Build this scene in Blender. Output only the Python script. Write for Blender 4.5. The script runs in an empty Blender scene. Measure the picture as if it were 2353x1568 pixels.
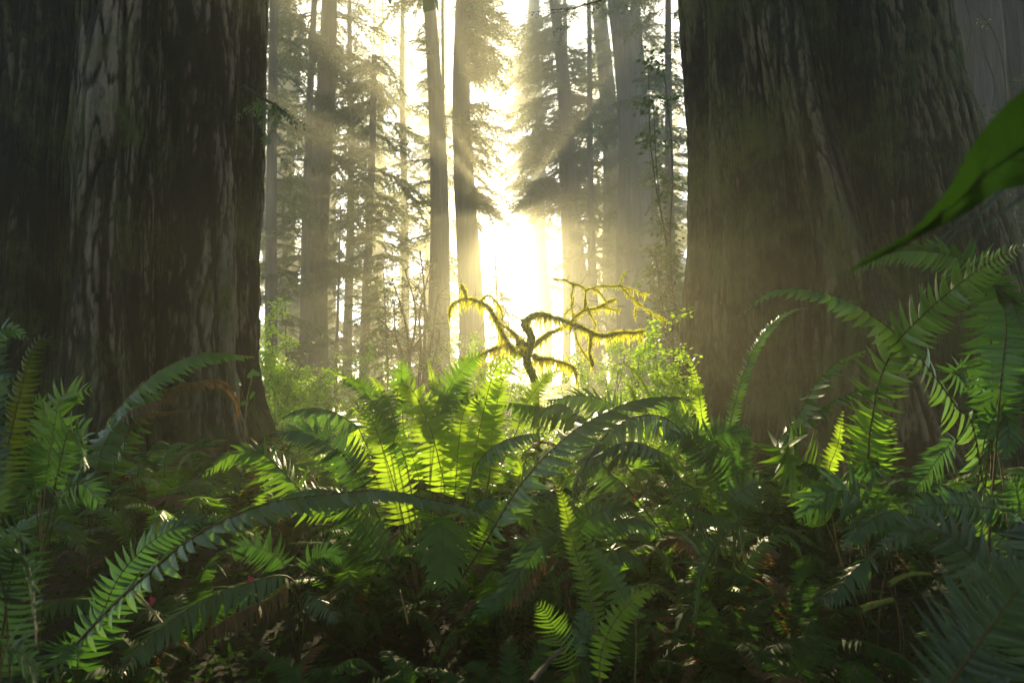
import bpy, math, random
import numpy as np
from mathutils import Vector, Matrix
rad = math.radians
rng = np.random.default_rng(7)
random.seed(7)
S = bpy.context.scene
COL = S.collection

# ------------------------------------------------------------------ camera
CAM_H, PITCH, LENS = 1.1, 4.0, 20.0
F = LENS / 36.0 * 2352.0
cp, sp = math.cos(rad(PITCH)), math.sin(rad(PITCH))
cam = bpy.data.objects.new('camera', bpy.data.cameras.new('camera'))
COL.objects.link(cam)
cam.location = (0, 0, CAM_H)
cam.rotation_euler = (rad(90 + PITCH), 0, 0)
cam.data.lens = LENS
cam.data.sensor_width = 36
cam.data.clip_start = 0.05
cam.data.clip_end = 600
cam.data.dof.use_dof = True; cam.data.dof.focus_distance = 3.4; cam.data.dof.aperture_fstop = 3.2
S.camera = cam

def at(u, v, d):
    """survey point: picture coordinates (2352 wide) at forward distance d metres"""
    a, b = (u - 1176) / F, -(v - 784) / F
    y = cp - b * sp
    z = sp + b * cp
    return np.array([a * d / y, d, CAM_H + z * d / y])

REG = {'V': (0, 0, 1), 'c': (607.4, 789.6, .27116), 'r': (1032.6, 820, .27116), 'm': (971.8, 607.4, .25814),
       'rr': (1579.2, 577, .3681), 'l': (0, 728.9, .3099), 'bl': (0, 1093.3, .33558), 'bm': (789.6, 1093.3, .33558),
       'br': (1518.5, 1093.3, .35417)}
def pix(reg, pts):
    ox, oy, k = REG[reg]
    return [(ox + x * k, oy + y * k) for x, y in pts]

def ground_z(x, y):
    return (0.05 * np.sin(x * 1.3 + 1) * np.cos(y * 0.9) + 0.03 * np.sin(x * 3.1 + y * 2.3)
            + 0.25 * np.clip((np.abs(x) - 6) / 20, 0, 1) + np.clip((y - 12) / 60, 0, 1) * 0.6)

# ------------------------------------------------------------------ noise
_perm = rng.permutation(4096)
_grad = rng.normal(size=(4096, 3)); _grad /= np.linalg.norm(_grad, axis=1)[:, None]
def perlin(p):
    i = np.floor(p).astype(np.int64); f = p - i
    u = f * f * f * (f * (f * 6 - 15) + 10)
    out = 0
    for dx in (0, 1):
        for dy in (0, 1):
            for dz in (0, 1):
                h = _perm[(_perm[(_perm[(i[:, 0] + dx) & 4095] + i[:, 1] + dy) & 4095] + i[:, 2] + dz) & 4095]
                g = _grad[h]
                dot = g[:, 0] * (f[:, 0] - dx) + g[:, 1] * (f[:, 1] - dy) + g[:, 2] * (f[:, 2] - dz)
                w = (u[:, 0] if dx else 1 - u[:, 0]) * (u[:, 1] if dy else 1 - u[:, 1]) * (u[:, 2] if dz else 1 - u[:, 2])
                out = out + w * dot
    return out

# ------------------------------------------------------------------ mesh helpers
def mesh(name, verts, faces, mats, mi=None, smooth=True):
    """faces: int array (n,4) or (n,3), or a list of such arrays"""
    if not isinstance(faces, list): faces = [faces]
    faces = [f for f in faces if len(f)]
    me = bpy.data.meshes.new(name)
    verts = np.asarray(verts, dtype=np.float32)
    me.vertices.add(len(verts)); me.vertices.foreach_set('co', verts.ravel())
    nl = sum(f.size for f in faces); nf = sum(len(f) for f in faces)
    me.loops.add(nl); me.polygons.add(nf)
    me.loops.foreach_set('vertex_index', np.concatenate([f.ravel() for f in faces]).astype(np.int32))
    tot = np.concatenate([np.full(len(f), f.shape[1]) for f in faces])
    st = np.concatenate([[0], np.cumsum(tot)[:-1]])
    me.polygons.foreach_set('loop_start', st.astype(np.int32))
    me.polygons.foreach_set('loop_total', tot.astype(np.int32))
    if mi is not None: me.polygons.foreach_set('material_index', np.asarray(mi, dtype=np.int32))
    me.polygons.foreach_set('use_smooth', np.full(nf, smooth))
    me.update(calc_edges=True)
    for m in (mats if isinstance(mats, (list, tuple)) else [mats]): me.materials.append(m)
    return me
def link(name, me, parent=None):
    o = bpy.data.objects.new(name, me); COL.objects.link(o)
    if parent is not None: o.parent = parent
    return o
def tag(o, label=None, cat=None, group=None, kind=None):
    if label: o['label'] = label
    if cat: o['category'] = cat
    if group: o['group'] = group
    if kind: o['kind'] = kind
    return o
def thing(name, label, cat, loc=(0, 0, 0), group=None):
    o = bpy.data.objects.new(name, None); COL.objects.link(o)
    o.location = [float(c) for c in loc]; o.empty_display_size = .2
    return tag(o, label, cat, group)
def nrm(a):
    a = np.asarray(a, float)
    return a / np.maximum(np.linalg.norm(a, axis=-1, keepdims=True), 1e-9)
def spline(pts, n):
    """Catmull-Rom through the points, resampled evenly to n points"""
    P = np.asarray(pts, float)
    if len(P) == 2: return P[0] + (P[1] - P[0]) * np.linspace(0, 1, n)[:, None]
    Q = np.vstack([2 * P[0] - P[1], P, 2 * P[-1] - P[-2]])
    t = np.linspace(0, 1, 12, endpoint=False)[:, None]
    out = []
    for i in range(len(P) - 1):
        a, b, c, d = Q[i:i + 4]
        out.append(.5 * (2 * b + (c - a) * t + (2 * a - 5 * b + 4 * c - d) * t ** 2 + (3 * b - a - 3 * c + d) * t ** 3))
    out = np.vstack(out + [P[-1:]])
    s = np.concatenate([[0], np.cumsum(np.linalg.norm(np.diff(out, axis=0), axis=1))])
    q = np.linspace(0, s[-1], n)
    return np.stack([np.interp(q, s, out[:, k]) for k in range(out.shape[1])], 1)
def frames(P, up):
    T = nrm(np.gradient(P, axis=0))
    N = np.zeros_like(T)
    m = len(P) // 2
    def start(i):
        n = np.asarray(up, float) - T[i] * np.dot(up, T[i])
        if np.linalg.norm(n) < .05: n = np.cross(T[i], [1, 0, .01])
        return n / np.linalg.norm(n)
    N[m] = start(m)
    for rg, st in ((range(m + 1, len(P)), -1), (range(m - 1, -1, -1), 1)):
        for i in rg:
            n = N[i + st] - T[i] * np.dot(N[i + st], T[i])
            N[i] = n / max(np.linalg.norm(n), 1e-9)
    return T, N, np.cross(T, N)
def tube(P, r, k=6, up=(0, 0, 1), cap=True, bump=0, bs=6):
    P = np.asarray(P, float); n = len(P)
    r = np.broadcast_to(np.asarray(r, float), (n,))
    T, N, B = frames(P, up)
    a = np.arange(k) * 2 * math.pi / k
    ring = N[:, None, :] * np.cos(a)[None, :, None] + B[:, None, :] * np.sin(a)[None, :, None]
    V = P[:, None, :] + ring * r[:, None, None]
    if bump:
        q = perlin(V.reshape(-1, 3) * bs).reshape(n, k)
        V = P[:, None, :] + ring * (r[:, None] * (1 + bump * q))[:, :, None]
    V = V.reshape(-1, 3)
    i = np.arange(n - 1)[:, None] * k; j = np.arange(k)[None, :]
    Fq = np.stack([i + j, i + (j + 1) % k, i + k + (j + 1) % k, i + k + j], -1).reshape(-1, 4)
    return V, Fq
class Acc:
    def __init__(s): s.v = []; s.q = []; s.m = []; s.n = 0
    def add(s, V, Q, mi=0):
        s.v.append(V); s.q.append(np.asarray(Q) + s.n); s.m.append(np.full(len(Q), mi)); s.n += len(V)
    def mesh(s, name, mats, smooth=True):
        return mesh(name, np.vstack(s.v), np.vstack(s.q), mats, np.concatenate(s.m), smooth)
def rotz(a):
    c, s_ = math.cos(a), math.sin(a); return np.array([[c, -s_, 0], [s_, c, 0], [0, 0, 1.]])
def rotm(ax, a): return np.array(Matrix.Rotation(a, 3, Vector([float(q) for q in ax])))

# ------------------------------------------------------------------ materials
def newmat(name):
    m = bpy.data.materials.new(name); m.use_nodes = True
    nt = m.node_tree; nt.nodes.clear()
    return m, nt, nt.nodes, nt.links
def node(nt, typ, **kw):
    n = nt.nodes.new(typ)
    for k, v in kw.items():
        if k in n.inputs.keys(): n.inputs[k].default_value = v
        else: setattr(n, k, v)
    return n
def ramp(nt, stops):
    r = nt.nodes.new('ShaderNodeValToRGB')
    e = r.color_ramp.elements
    while len(e) < len(stops): e.new(.5)
    for el, (p, c) in zip(e, stops): el.position = p; el.color = (*c, 1)
    return r
def leafmat(name, c1, c2, trans, tmix=.45, rough=.35, nscale=9, spec=.5):
    m, nt, N, L = newmat(name)
    geo = node(nt, 'ShaderNodeNewGeometry'); oi = node(nt, 'ShaderNodeObjectInfo')
    tc = node(nt, 'ShaderNodeTexCoord')
    nz = node(nt, 'ShaderNodeTexNoise', Scale=nscale, Detail=4.0)
    L.new(tc.outputs['Object'], nz.inputs['Vector'])
    ad = node(nt, 'ShaderNodeMath', operation='ADD'); L.new(nz.outputs['Fac'], ad.inputs[0])
    ml = node(nt, 'ShaderNodeMath', operation='MULTIPLY_ADD'); L.new(geo.outputs['Random Per Island'], ml.inputs[0])
    ml.inputs[1].default_value = .45; ml.inputs[2].default_value = -.22
    L.new(ml.outputs[0], ad.inputs[1])
    r = ramp(nt, [(.25, c1), (.8, c2)]); L.new(ad.outputs[0], r.inputs[0])
    p = node(nt, 'ShaderNodeBsdfPrincipled', Roughness=rough); p.inputs['Specular IOR Level'].default_value = spec
    L.new(r.outputs[0], p.inputs['Base Color'])
    fine = node(nt, 'ShaderNodeTexNoise', Scale=160.0, Detail=2.0); L.new(tc.outputs['Object'], fine.inputs['Vector'])
    bp = node(nt, 'ShaderNodeBump', Strength=.25, Distance=.004); L.new(fine.outputs['Fac'], bp.inputs['Height']); L.new(bp.outputs[0], p.inputs['Normal'])
    hs = node(nt, 'ShaderNodeHueSaturation'); hs.inputs['Color'].default_value = (*trans, 1)
    mv = node(nt, 'ShaderNodeMath', operation='MULTIPLY_ADD'); L.new(ad.outputs[0], mv.inputs[0]); mv.inputs[1].default_value = .7; mv.inputs[2].default_value = .65
    L.new(mv.outputs[0], hs.inputs['Value'])
    t = node(nt, 'ShaderNodeBsdfTranslucent'); L.new(hs.outputs[0], t.inputs['Color'])
    mx = node(nt, 'ShaderNodeMixShader'); mx.inputs[0].default_value = tmix
    L.new(p.outputs[0], mx.inputs[1]); L.new(t.outputs[0], mx.inputs[2])
    o = node(nt, 'ShaderNodeOutputMaterial'); L.new(mx.outputs[0], o.inputs['Surface'])
    return m
def barkmat(name, dark, mid, light, moss=None, mossamt=.0, sx=9., sz=.9, bump=.03, rough=.9, attr=False):
    m, nt, N, L = newmat(name)
    tc = node(nt, 'ShaderNodeTexCoord')
    mp = node(nt, 'ShaderNodeMapping'); mp.inputs['Scale'].default_value = (sx, sx, sz); L.new(tc.outputs['Object'], mp.inputs['Vector'])
    n1 = node(nt, 'ShaderNodeTexNoise', Scale=1.0, Detail=8.0, Roughness=.65, Distortion=.4); L.new(mp.outputs[0], n1.inputs['Vector'])
    mp2 = node(nt, 'ShaderNodeMapping'); mp2.inputs['Scale'].default_value = (sx * 4, sx * 4, sz * 3); L.new(tc.outputs['Object'], mp2.inputs['Vector'])
    n2 = node(nt, 'ShaderNodeTexNoise', Scale=1.0, Detail=6.0, Roughness=.7); L.new(mp2.outputs[0], n2.inputs['Vector'])
    ad = node(nt, 'ShaderNodeMath', operation='MULTIPLY_ADD'); L.new(n2.outputs['Fac'], ad.inputs[0]); ad.inputs[1].default_value = .6; L.new(n1.outputs['Fac'], ad.inputs[2])
    src = ad.outputs[0]
    if attr:  # relief tone: shade of the furrows goes into the colour
        at_ = node(nt, 'ShaderNodeAttribute', attribute_name='ridge')
        ad2 = node(nt, 'ShaderNodeMath', operation='MULTIPLY_ADD'); L.new(at_.outputs['Fac'], ad2.inputs[0]); ad2.inputs[1].default_value = 1.0; L.new(ad.outputs[0], ad2.inputs[2])
        src = ad2.outputs[0]
    mr = node(nt, 'ShaderNodeMapRange'); mr.inputs[1].default_value = .95 if attr else .45; mr.inputs[2].default_value = 2.0 if attr else 1.1
    L.new(src, mr.inputs[0])
    r = ramp(nt, [(.15, dark), (.5, mid), (.9, light)]); L.new(mr.outputs[0], r.inputs[0])
    colr = r.outputs[0]
    if moss:
        n3 = node(nt, 'ShaderNodeTexNoise', Scale=.9, Detail=7.0, Roughness=.75); L.new(tc.outputs['Object'], n3.inputs['Vector'])
        n4 = node(nt, 'ShaderNodeMath', operation='MULTIPLY_ADD'); L.new(n2.outputs['Fac'], n4.inputs[0]); n4.inputs[1].default_value = .5; L.new(n3.outputs['Fac'], n4.inputs[2])
        r3 = ramp(nt, [(.82 - mossamt, (0, 0, 0)), (1.0 - mossamt, (1, 1, 1))]); L.new(n4.outputs[0], r3.inputs[0])
        mx = node(nt, 'ShaderNodeMixRGB'); L.new(r3.outputs[0], mx.inputs[0]); L.new(colr, mx.inputs[1]); mx.inputs[2].default_value = (*moss, 1)
        colr = mx.outputs[0]
    p = node(nt, 'ShaderNodeBsdfPrincipled', Roughness=rough); p.inputs['Specular IOR Level'].default_value = .25
    L.new(colr, p.inputs['Base Color'])
    bp = node(nt, 'ShaderNodeBump', Strength=.9, Distance=bump); L.new(ad.outputs[0], bp.inputs['Height']); L.new(bp.outputs[0], p.inputs['Normal'])
    o = node(nt, 'ShaderNodeOutputMaterial'); L.new(p.outputs[0], o.inputs['Surface'])
    return m
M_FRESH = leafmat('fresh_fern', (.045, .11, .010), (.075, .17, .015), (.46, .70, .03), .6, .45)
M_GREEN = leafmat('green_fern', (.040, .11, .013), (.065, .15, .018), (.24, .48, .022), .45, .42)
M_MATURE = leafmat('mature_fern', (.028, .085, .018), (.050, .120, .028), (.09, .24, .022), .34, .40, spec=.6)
M_SHADE = leafmat('painted_shade_fern', (.018, .052, .011), (.035, .085, .016), (.08, .20, .015), .3, .65, spec=.12)  # darker, duller fern copy; shade of the floor put into the colour
M_PALE = leafmat('flare_greyed_fern', (.024, .050, .024), (.045, .075, .040), (.035, .09, .022), .25, .45, spec=.6)  # grey of lens flare painted into near fronds; also the pale stalks
M_CLOVER = leafmat('clover_leaf', (.012, .036, .008), (.028, .065, .012), (.05, .13, .012), .3, .9, spec=.05)
M_SHEEN = leafmat('painted_sheen_fern', (.055, .115, .020), (.09, .155, .035), (.18, .38, .025), .38, .36, spec=.9)  # glossy, and base colour lightened to paint in the sky's sheen
M_OLIVE = leafmat('olive_fern', (.030, .055, .008), (.035, .06, .007), (.035, .06, .003), .4, .5)
M_DEAD = leafmat('withered_fern', (.07, .040, .012), (.16, .09, .022), (.22, .12, .02), .35, .6)
M_STEM = barkmat('fern_stem', (.10, .07, .018), (.16, .12, .03), (.22, .18, .05), sx=40, sz=40, bump=.001, rough=.6)
M_STEMD = barkmat('dark_stem', (.04, .03, .012), (.07, .05, .018), (.11, .08, .03), sx=40, sz=40, bump=.001, rough=.6)
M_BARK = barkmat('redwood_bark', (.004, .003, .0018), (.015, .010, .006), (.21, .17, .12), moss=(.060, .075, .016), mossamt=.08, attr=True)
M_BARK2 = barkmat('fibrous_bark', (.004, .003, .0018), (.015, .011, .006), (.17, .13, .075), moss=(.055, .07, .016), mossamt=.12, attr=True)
M_BARKF = barkmat('forest_bark', (.045, .036, .028), (.085, .07, .055), (.15, .13, .11), sx=7, sz=.35, bump=.05)
M_TWIG = barkmat('twig_bark', (.03, .025, .018), (.06, .05, .035), (.10, .085, .06), sx=20, sz=20, bump=.004)
M_MOSSBARK = barkmat('mossy_bark', (.05, .055, .012), (.10, .11, .02), (.16, .17, .03), moss=(.14, .17, .015), mossamt=.25, sx=30, sz=30, bump=.012)
M_MOSS = leafmat('moss', (.12, .14, .012), (.20, .22, .02), (.85, .82, .05), .8, .8, 14, .1)
M_NEEDLE = leafmat('conifer_needles', (.030, .055, .018), (.055, .085, .025), (.12, .18, .04), .4, .5, 3)
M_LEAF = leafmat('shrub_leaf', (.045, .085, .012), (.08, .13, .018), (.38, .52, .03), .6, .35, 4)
M_LEAFB = leafmat('lit_tone_leaf', (.06, .15, .012), (.09, .20, .02), (.50, .78, .03), .6, .4, 4)  # lighter copy of the shrub leaf, sunlight put into its colour
M_EVER = leafmat('evergreen_leaf', (.030, .065, .016), (.06, .10, .022), (.12, .22, .03), .35, .3, 4)
M_LITTER = leafmat('leaf_litter', (.008, .005, .003), (.035, .020, .008), (.04, .02, .006), .12, .9, 5, .1)
M_WEB = leafmat('cobweb', (.5, .48, .42), (.6, .58, .5), (.6, .55, .45), .5, .5)
M_PETAL = leafmat('fallen_petal', (.09, .012, .045), (.14, .025, .07), (.08, .012, .04), .3, .5)

# ------------------------------------------------------------------ light, sky, haze
SUN_EL, SUN_AZ = 16.5, -0.24
sdir = Vector((math.sin(rad(SUN_AZ)) * math.cos(rad(SUN_EL)), math.cos(rad(SUN_AZ)) * math.cos(rad(SUN_EL)), math.sin(rad(SUN_EL))))
sl = bpy.data.lights.new('sun', 'SUN'); sl.energy = 5.0; sl.angle = rad(.53); sl.color = (1.0, .82, .46)
so = bpy.data.objects.new('sun', sl); COL.objects.link(so); so.rotation_euler = (-sdir).to_track_quat('-Z', 'Y').to_euler(); so.location = sdir * 80
w = bpy.data.worlds.new('World'); S.world = w; w.use_nodes = True
wn = w.node_tree; wn.nodes.clear()
sky = node(wn, 'ShaderNodeTexSky', sky_type='NISHITA', sun_disc=False); sky.sun_elevation = rad(SUN_EL); sky.sun_rotation = rad(SUN_AZ)
sky.dust_density = 0.15; sky.air_density = .6; sky.ozone_density = .2
bg = node(wn, 'ShaderNodeBackground', Strength=.15); wo = node(wn, 'ShaderNodeOutputWorld')
wn.links.new(sky.outputs[0], bg.inputs[0]); wn.links.new(bg.outputs[0], wo.inputs[0])
HAZE = .0078
hv = np.array([[x, y, z] for x in (-75, 75) for y in (-14, 104) for z in (-1.6, 66)], float)
hf = np.array([[0, 1, 3, 2], [4, 6, 7, 5], [0, 4, 5, 1], [2, 3, 7, 6], [0, 2, 6, 4], [1, 5, 7, 3]])
hm, nt, N, L = newmat('haze_air')
pv = node(nt, 'ShaderNodeVolumePrincipled', Density=HAZE, Anisotropy=.60); pv.inputs['Color'].default_value = (.98, .95, .70, 1)
o = node(nt, 'ShaderNodeOutputMaterial'); L.new(pv.outputs[0], o.inputs['Volume'])
tag(link('haze', mesh('haze', hv, hf, hm, smooth=False)), 'pale warm morning mist filling the whole forest', 'haze', kind='stuff')
S.view_settings.view_transform = 'Standard'; S.view_settings.look = 'None'; S.view_settings.gamma = 1; S.view_settings.exposure = 1.95
cy = S.cycles
cy.volume_bounces = 0; cy.max_bounces = 7; cy.diffuse_bounces = 3; cy.glossy_bounces = 2; cy.transmission_bounces = 4
cy.use_denoising = True; cy.sample_clamp_indirect = 4; cy.caustics_reflective = False; cy.caustics_refractive = False

# ------------------------------------------------------------------ ground
gx = np.concatenate([np.linspace(-72, -8, 40), np.linspace(-7.9, 7.9, 160), np.linspace(8, 72, 40)])
gy = np.concatenate([np.linspace(-13, -.1, 20), np.linspace(0, 12, 150), np.linspace(12.3, 103, 90)])
X, Y = np.meshgrid(gx, gy)
Z = ground_z(X, Y) + .05 * perlin(np.stack([X.ravel() * 2.5, Y.ravel() * 2.5, X.ravel() * 0], 1)).reshape(X.shape)
nx, ny = len(gx), len(gy)
i = np.arange(ny - 1)[:, None] * nx; j = np.arange(nx - 1)[None, :]
gf = np.stack([i + j, i + j + 1, i + nx + j + 1, i + nx + j], -1).reshape(-1, 4)
M_SOIL = barkmat('forest_soil', (.006, .0045, .003), (.014, .010, .006), (.03, .022, .010), moss=(.015, .024, .006), mossamt=.15, sx=6, sz=6, bump=.03)
tag(link('ground', mesh('ground', np.stack([X, Y, Z], -1).reshape(-1, 3), gf, M_SOIL)), kind='structure')

# ------------------------------------------------------------------ conifer boughs
def leafquads(P, D, Nn, ln, wd):
    """diamond leaves at P pointing D with normal Nn"""
    Sd = np.cross(D, Nn); n = len(P)
    ln = np.broadcast_to(ln, (n,))[:, None]; wd = np.broadcast_to(wd, (n,))[:, None]
    V = np.stack([P, P + D * ln * .45 + Sd * wd, P + D * ln, P + D * ln * .45 - Sd * wd], 1).reshape(-1, 3)
    return V, np.arange(n * 4).reshape(-1, 4)
def make_bough(seed, nt_=32, droop=.35, leaf=.055, wid=.013, spread=.42):
    r = np.random.default_rng(seed)
    s = np.linspace(0, 1, 14)
    ax = np.stack([s, .05 * np.sin(s * 5 + seed), .10 * s - droop * s ** 2], 1)
    A = Acc()
    V, Q = tube(ax, .012 * (1 - s * .85), 4); A.add(V, Q, 0)
    LP, LD, LN = [], [], []
    for k in range(nt_):
        t = .12 + .88 * (k + r.random()) / nt_
        b = np.array([np.interp(t, s, ax[:, q]) for q in range(3)])
        sd = 1 if k % 2 else -1
        L_ = spread * (1.02 - t) ** .7 * r.uniform(.55, 1.1) + .05
        an = r.uniform(.6, 1.05)
        d0 = np.array([math.cos(an), sd * math.sin(an), r.normal(0, .12)])
        m = 7; q = np.linspace(0, 1, m)[:, None]
        tw = b + d0 * q * L_ + np.array([0, 0, -1]) * q ** 2 * L_ * r.uniform(.15, .7)
        V, Q = tube(tw, np.linspace(.004, .0012, m), 3); A.add(V, Q, 0)
        nl = max(5, int(L_ / .013))
        tt = (np.arange(nl) + r.random(nl)) / nl
        pp = np.stack([np.interp(tt, q[:, 0], tw[:, c]) for c in range(3)], 1)
        T = nrm(tw[-1] - tw[0])
        side = nrm(np.cross(T, [0, 0, 1]))
        sg = np.where(np.arange(nl) % 2 == 0, 1, -1)[:, None]
        D = nrm(T * .75 + side * sg * r.uniform(.5, 1.1, (nl, 1)) + r.normal(0, .22, (nl, 3)) + np.array([0, 0, -.35]))
        Nn = nrm(np.cross(D, np.cross([0, 0, 1.], D)) + r.normal(0, .75, (nl, 3))); Nn = nrm(Nn - D * np.sum(Nn * D, 1)[:, None])
        LP.append(pp); LD.append(D); LN.append(Nn)
    LP, LD, LN = np.vstack(LP), np.vstack(LD), np.vstack(LN)
    V, Q = leafquads(LP, LD, LN, leaf * r.uniform(.6, 1.3, len(LP)), wid * r.uniform(.7, 1.3, len(LP))); A.add(V, Q, 1)
    return np.vstack(A.v), np.vstack(A.q), np.concatenate(A.m)
BOUGHS = [make_bough(s, 26, d) for s, d in ((1, .25), (2, .4), (3, .55), (4, .3), (5, .7))]
BIGB = [make_bough(20 + s, 18, .3, .075, .020, .5) for s in range(3)]
def place_bough(A, lib, base, az, el, L, r, dens=1):
    V, Q, mi = lib[r.integers(len(lib))]
    c, s_ = math.cos(el), math.sin(el)
    Ry = np.array([[c, 0, -s_], [0, 1, 0], [s_, 0, c]])
    W = (V * [L, L * r.uniform(.8, 1.15), L]) @ Ry.T @ rotz(az).T + base
    A.v.append(W); A.q.append(Q + A.n); A.m.append(mi); A.n += len(W)

# ------------------------------------------------------------------ forest trees
def conifer(name, label, cat, base, top, w0, w1, d, H=None, z0=2.5, nb=34, bl=(1.5, 3.6), group=None, seed=0, vis=True, snag=False, lean=0, dtop=None, bmat=None, az=None, el=(-.35, .3), extra=()):
    """base/top: picture points of the trunk's foot and of where it leaves the frame; w0,w1 widths there"""
    r = np.random.default_rng(seed + 100)
    b = at(base[0], base[1], d); t = at(top[0], top[1], dtop or d)
    gz = float(ground_z(b[0], b[1]))
    dirv = (t - b) / (t[2] - b[2])
    foot = b + dirv * (gz - .15 - b[2])
    r0, r1 = w0 / F * d / 2, w1 / F * d / 2
    H = H or (t[2] if snag else max(t[2] + 6, 34))
    zs = np.concatenate([np.linspace(0, 3, 14), np.linspace(3.2, H - foot[2], 40)])
    P = foot + dirv * zs[:, None]
    zt = t[2] - foot[2]
    rr = r1 + (r0 - r1) * np.clip(1 - zs / zt, -.35, 1) + r0 * .28 * np.exp(-zs / .7)
    if not snag: rr = np.minimum(rr, r1 * np.clip((H - foot[2] - zs) / (H - foot[2] - zt + .01), .03, 1) + (zs < zt) * 9)
    P[:, 0] += .25 * r0 * np.sin(zs * .25 + seed) ; P[:, 1] += .25 * r0 * np.cos(zs * .21 + seed)
    root = thing(name, label, cat, foot, group)
    k = 28 if r0 > .3 else 10
    V, Q = tube(P - foot, rr, k, up=(0, 1, 0), bump=.10, bs=2.2 / max(r0, .12))
    a = np.arctan2(V[:, 1] - np.repeat(P[:, 1] - foot[1], k), V[:, 0] - np.repeat(P[:, 0] - foot[0], k))
    fl = 1 + .06 * np.sin(a * 7 + seed) + .03 * np.sin(a * 17 + seed * 2)
    C = np.repeat(P - foot, k, axis=0); V = C + (V - C) * fl[:, None]
    link('trunk', mesh('trunk', V, Q, bmat or M_BARKF), root)
    if nb:
        A = Acc()
        for q in range(nb):
            z = z0 + (H - foot[2] - z0) * (q + r.random()) / nb
            if z > 30: continue
            c = np.array([np.interp(z, zs, P[:, m] - foot[m]) for m in range(3)])
            L = r.uniform(*bl) * (1 if snag or z < H * .6 else max(.35, (H - z) / (H * .4)))
            aa = r.uniform(0, 2 * math.pi) if az is None else az[0] + r.uniform(-1, 1) * az[1]
            place_bough(A, BOUGHS, c, aa, r.uniform(*el), L, r)
        for (ne, za, zb, ea, ew, la, lb) in extra:
            for q in range(ne):
                z = r.uniform(za, zb); c = np.array([np.interp(z, zs, P[:, m] - foot[m]) for m in range(3)])
                place_bough(A, BOUGHS, c, ea + r.normal(0, ew), r.uniform(-.3, .15), r.uniform(la, lb), r)
        link('crown', A.mesh('crown', [M_TWIG, M_NEEDLE], False), root)
    return root
T = 'tall hazy trees of the forest behind'
conifer('redwood_tree', 'broad pale hazy trunk just past the left giant\'s edge, faintest on that side', 'tree', (652, 880), (648, 0), 78, 50, 44, z0=4, nb=60, bl=(2.5, 5), group=T, seed=1)
conifer('redwood_tree', 'slim dark trunk pressed against the left side of a thicker straight trunk', 'tree', (697, 890), (720, 0), 24, 13, 25, z0=5, nb=84, bl=(1.6, 4.2), group=T, seed=2, az=(2.9, 2.2))
conifer('redwood_tree', 'thick straight grey trunk left of the snag with flat topped crown', 'tree', (726, 890), (748, 0), 64, 34, 26.5, z0=5.5, nb=60, bl=(1.6, 3.6), group=T, seed=3)
conifer('snag_tree', 'thin broken-topped tree with drooping branches, ending below the top of the picture', 'tree', (839, 872), (857, 128), 25, 12, 27, z0=6, nb=62, bl=(1.4, 3.6), group=T, seed=4, snag=True, el=(-.5, .1), extra=[(9, 15.4, 16.2, 3.0, 1.9, 1.2, 2.2)])
conifer('redwood_tree', 'dark straight trunk, left one of the pair beside the bright sun gap', 'tree', (1013, 880), (992, 0), 54, 27, 28, z0=7, nb=34, bl=(1.5, 3.0), group=T, seed=5, az=(3.1, 2.0))
conifer('hemlock_tree', 'very thin pole trunk between the pair of dark trunks beside the sun', 'tree', (1024, 870), (1017, 0), 9, 7, 31, z0=6, nb=14, bl=(0.6, 1.3), group=T, seed=6, az=(1.6, 1.6))
conifer('redwood_tree', 'dark trunk whose right edge is touched by the sun\'s glow', 'tree', (1077, 880), (1063, 0), 62, 33, 30, z0=8, nb=20, bl=(1.2, 2.2), group=T, seed=7, az=(1.9, .8), extra=[(50, 9.4, 25, 0, .35, .9, 1.35), (80, 11.4, 25, 0, .5, 1.3, 3.1), (14, 10.3, 11.3, 0, .45, 1.3, 2.7)])  # extra boughs added to keep sun off the left fern and near haze
conifer('redwood_tree', 'leaning hazy trunk right of the sun with wide misty boughs', 'tree', (1345, 800), (1270, 0), 62, 22, 42, z0=13.5, nb=95, bl=(2, 4.6), group=T, seed=8, extra=[(24, 16.5, 31, math.pi, .4, 2.6, 5.2), (9, 15.2, 16.2, math.pi, .3, 3.6, 5.0)])  # lowest extra boughs added to shade the haze right of the camera
conifer('redwood_tree', 'hazy trunk half hidden behind the thick fluted trunk by the right giant', 'tree', (1424, 800), (1380, 0), 55, 30, 46, z0=5, nb=90, bl=(2, 4.4), group=T, seed=9)
conifer('redwood_tree', 'thickest background trunk, fluted and leaning left, beside the right giant', 'tree', (1482, 820), (1417, 0), 104, 44, 33, z0=8, nb=34, bl=(1.5, 3), group=T, seed=10)
conifer('redwood_tree', 'slim trunk tucked behind the right side of the thickest background trunk', 'tree', (1508, 800), (1461, 0), 40, 22, 37, z0=6, nb=100, bl=(1.6, 4), group=T, seed=11, az=(.2, 1.4))
conifer('redwood_tree', 'ghostly pale trunk nearly lost in the glow right of the sun', 'tree', (1246, 800), (1226, 0), 40, 26, 75, z0=12, nb=90, bl=(2.2, 4.4), group=T, seed=12, az=(0, 1.0), H=56, extra=[(80, 23, 46, math.pi, .8, 3, 5.5)])
conifer('hemlock_tree', 'skinny sapling pole between the thick straight trunk and the snag', 'tree', (770, 870), (782, 470), 9, 3, 22, H=8, z0=1.2, nb=40, bl=(.5, 1.5), group='young hemlocks', seed=13)
conifer('hemlock_tree', 'skinny sapling right of the leaning hazy trunk', 'tree', (1350, 760), (1358, 380), 10, 4, 38, H=15, z0=2, nb=40, bl=(1, 2.6), group='young hemlocks', seed=14)
conifer('hemlock_tree', 'small sapling with flat tiers right of the left giant\'s edge', 'tree', (659, 870), (655, 670), 7, 2, 16, H=3.8, z0=.7, nb=44, bl=(.5, 1.1), group='young hemlocks', seed=15)
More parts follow.
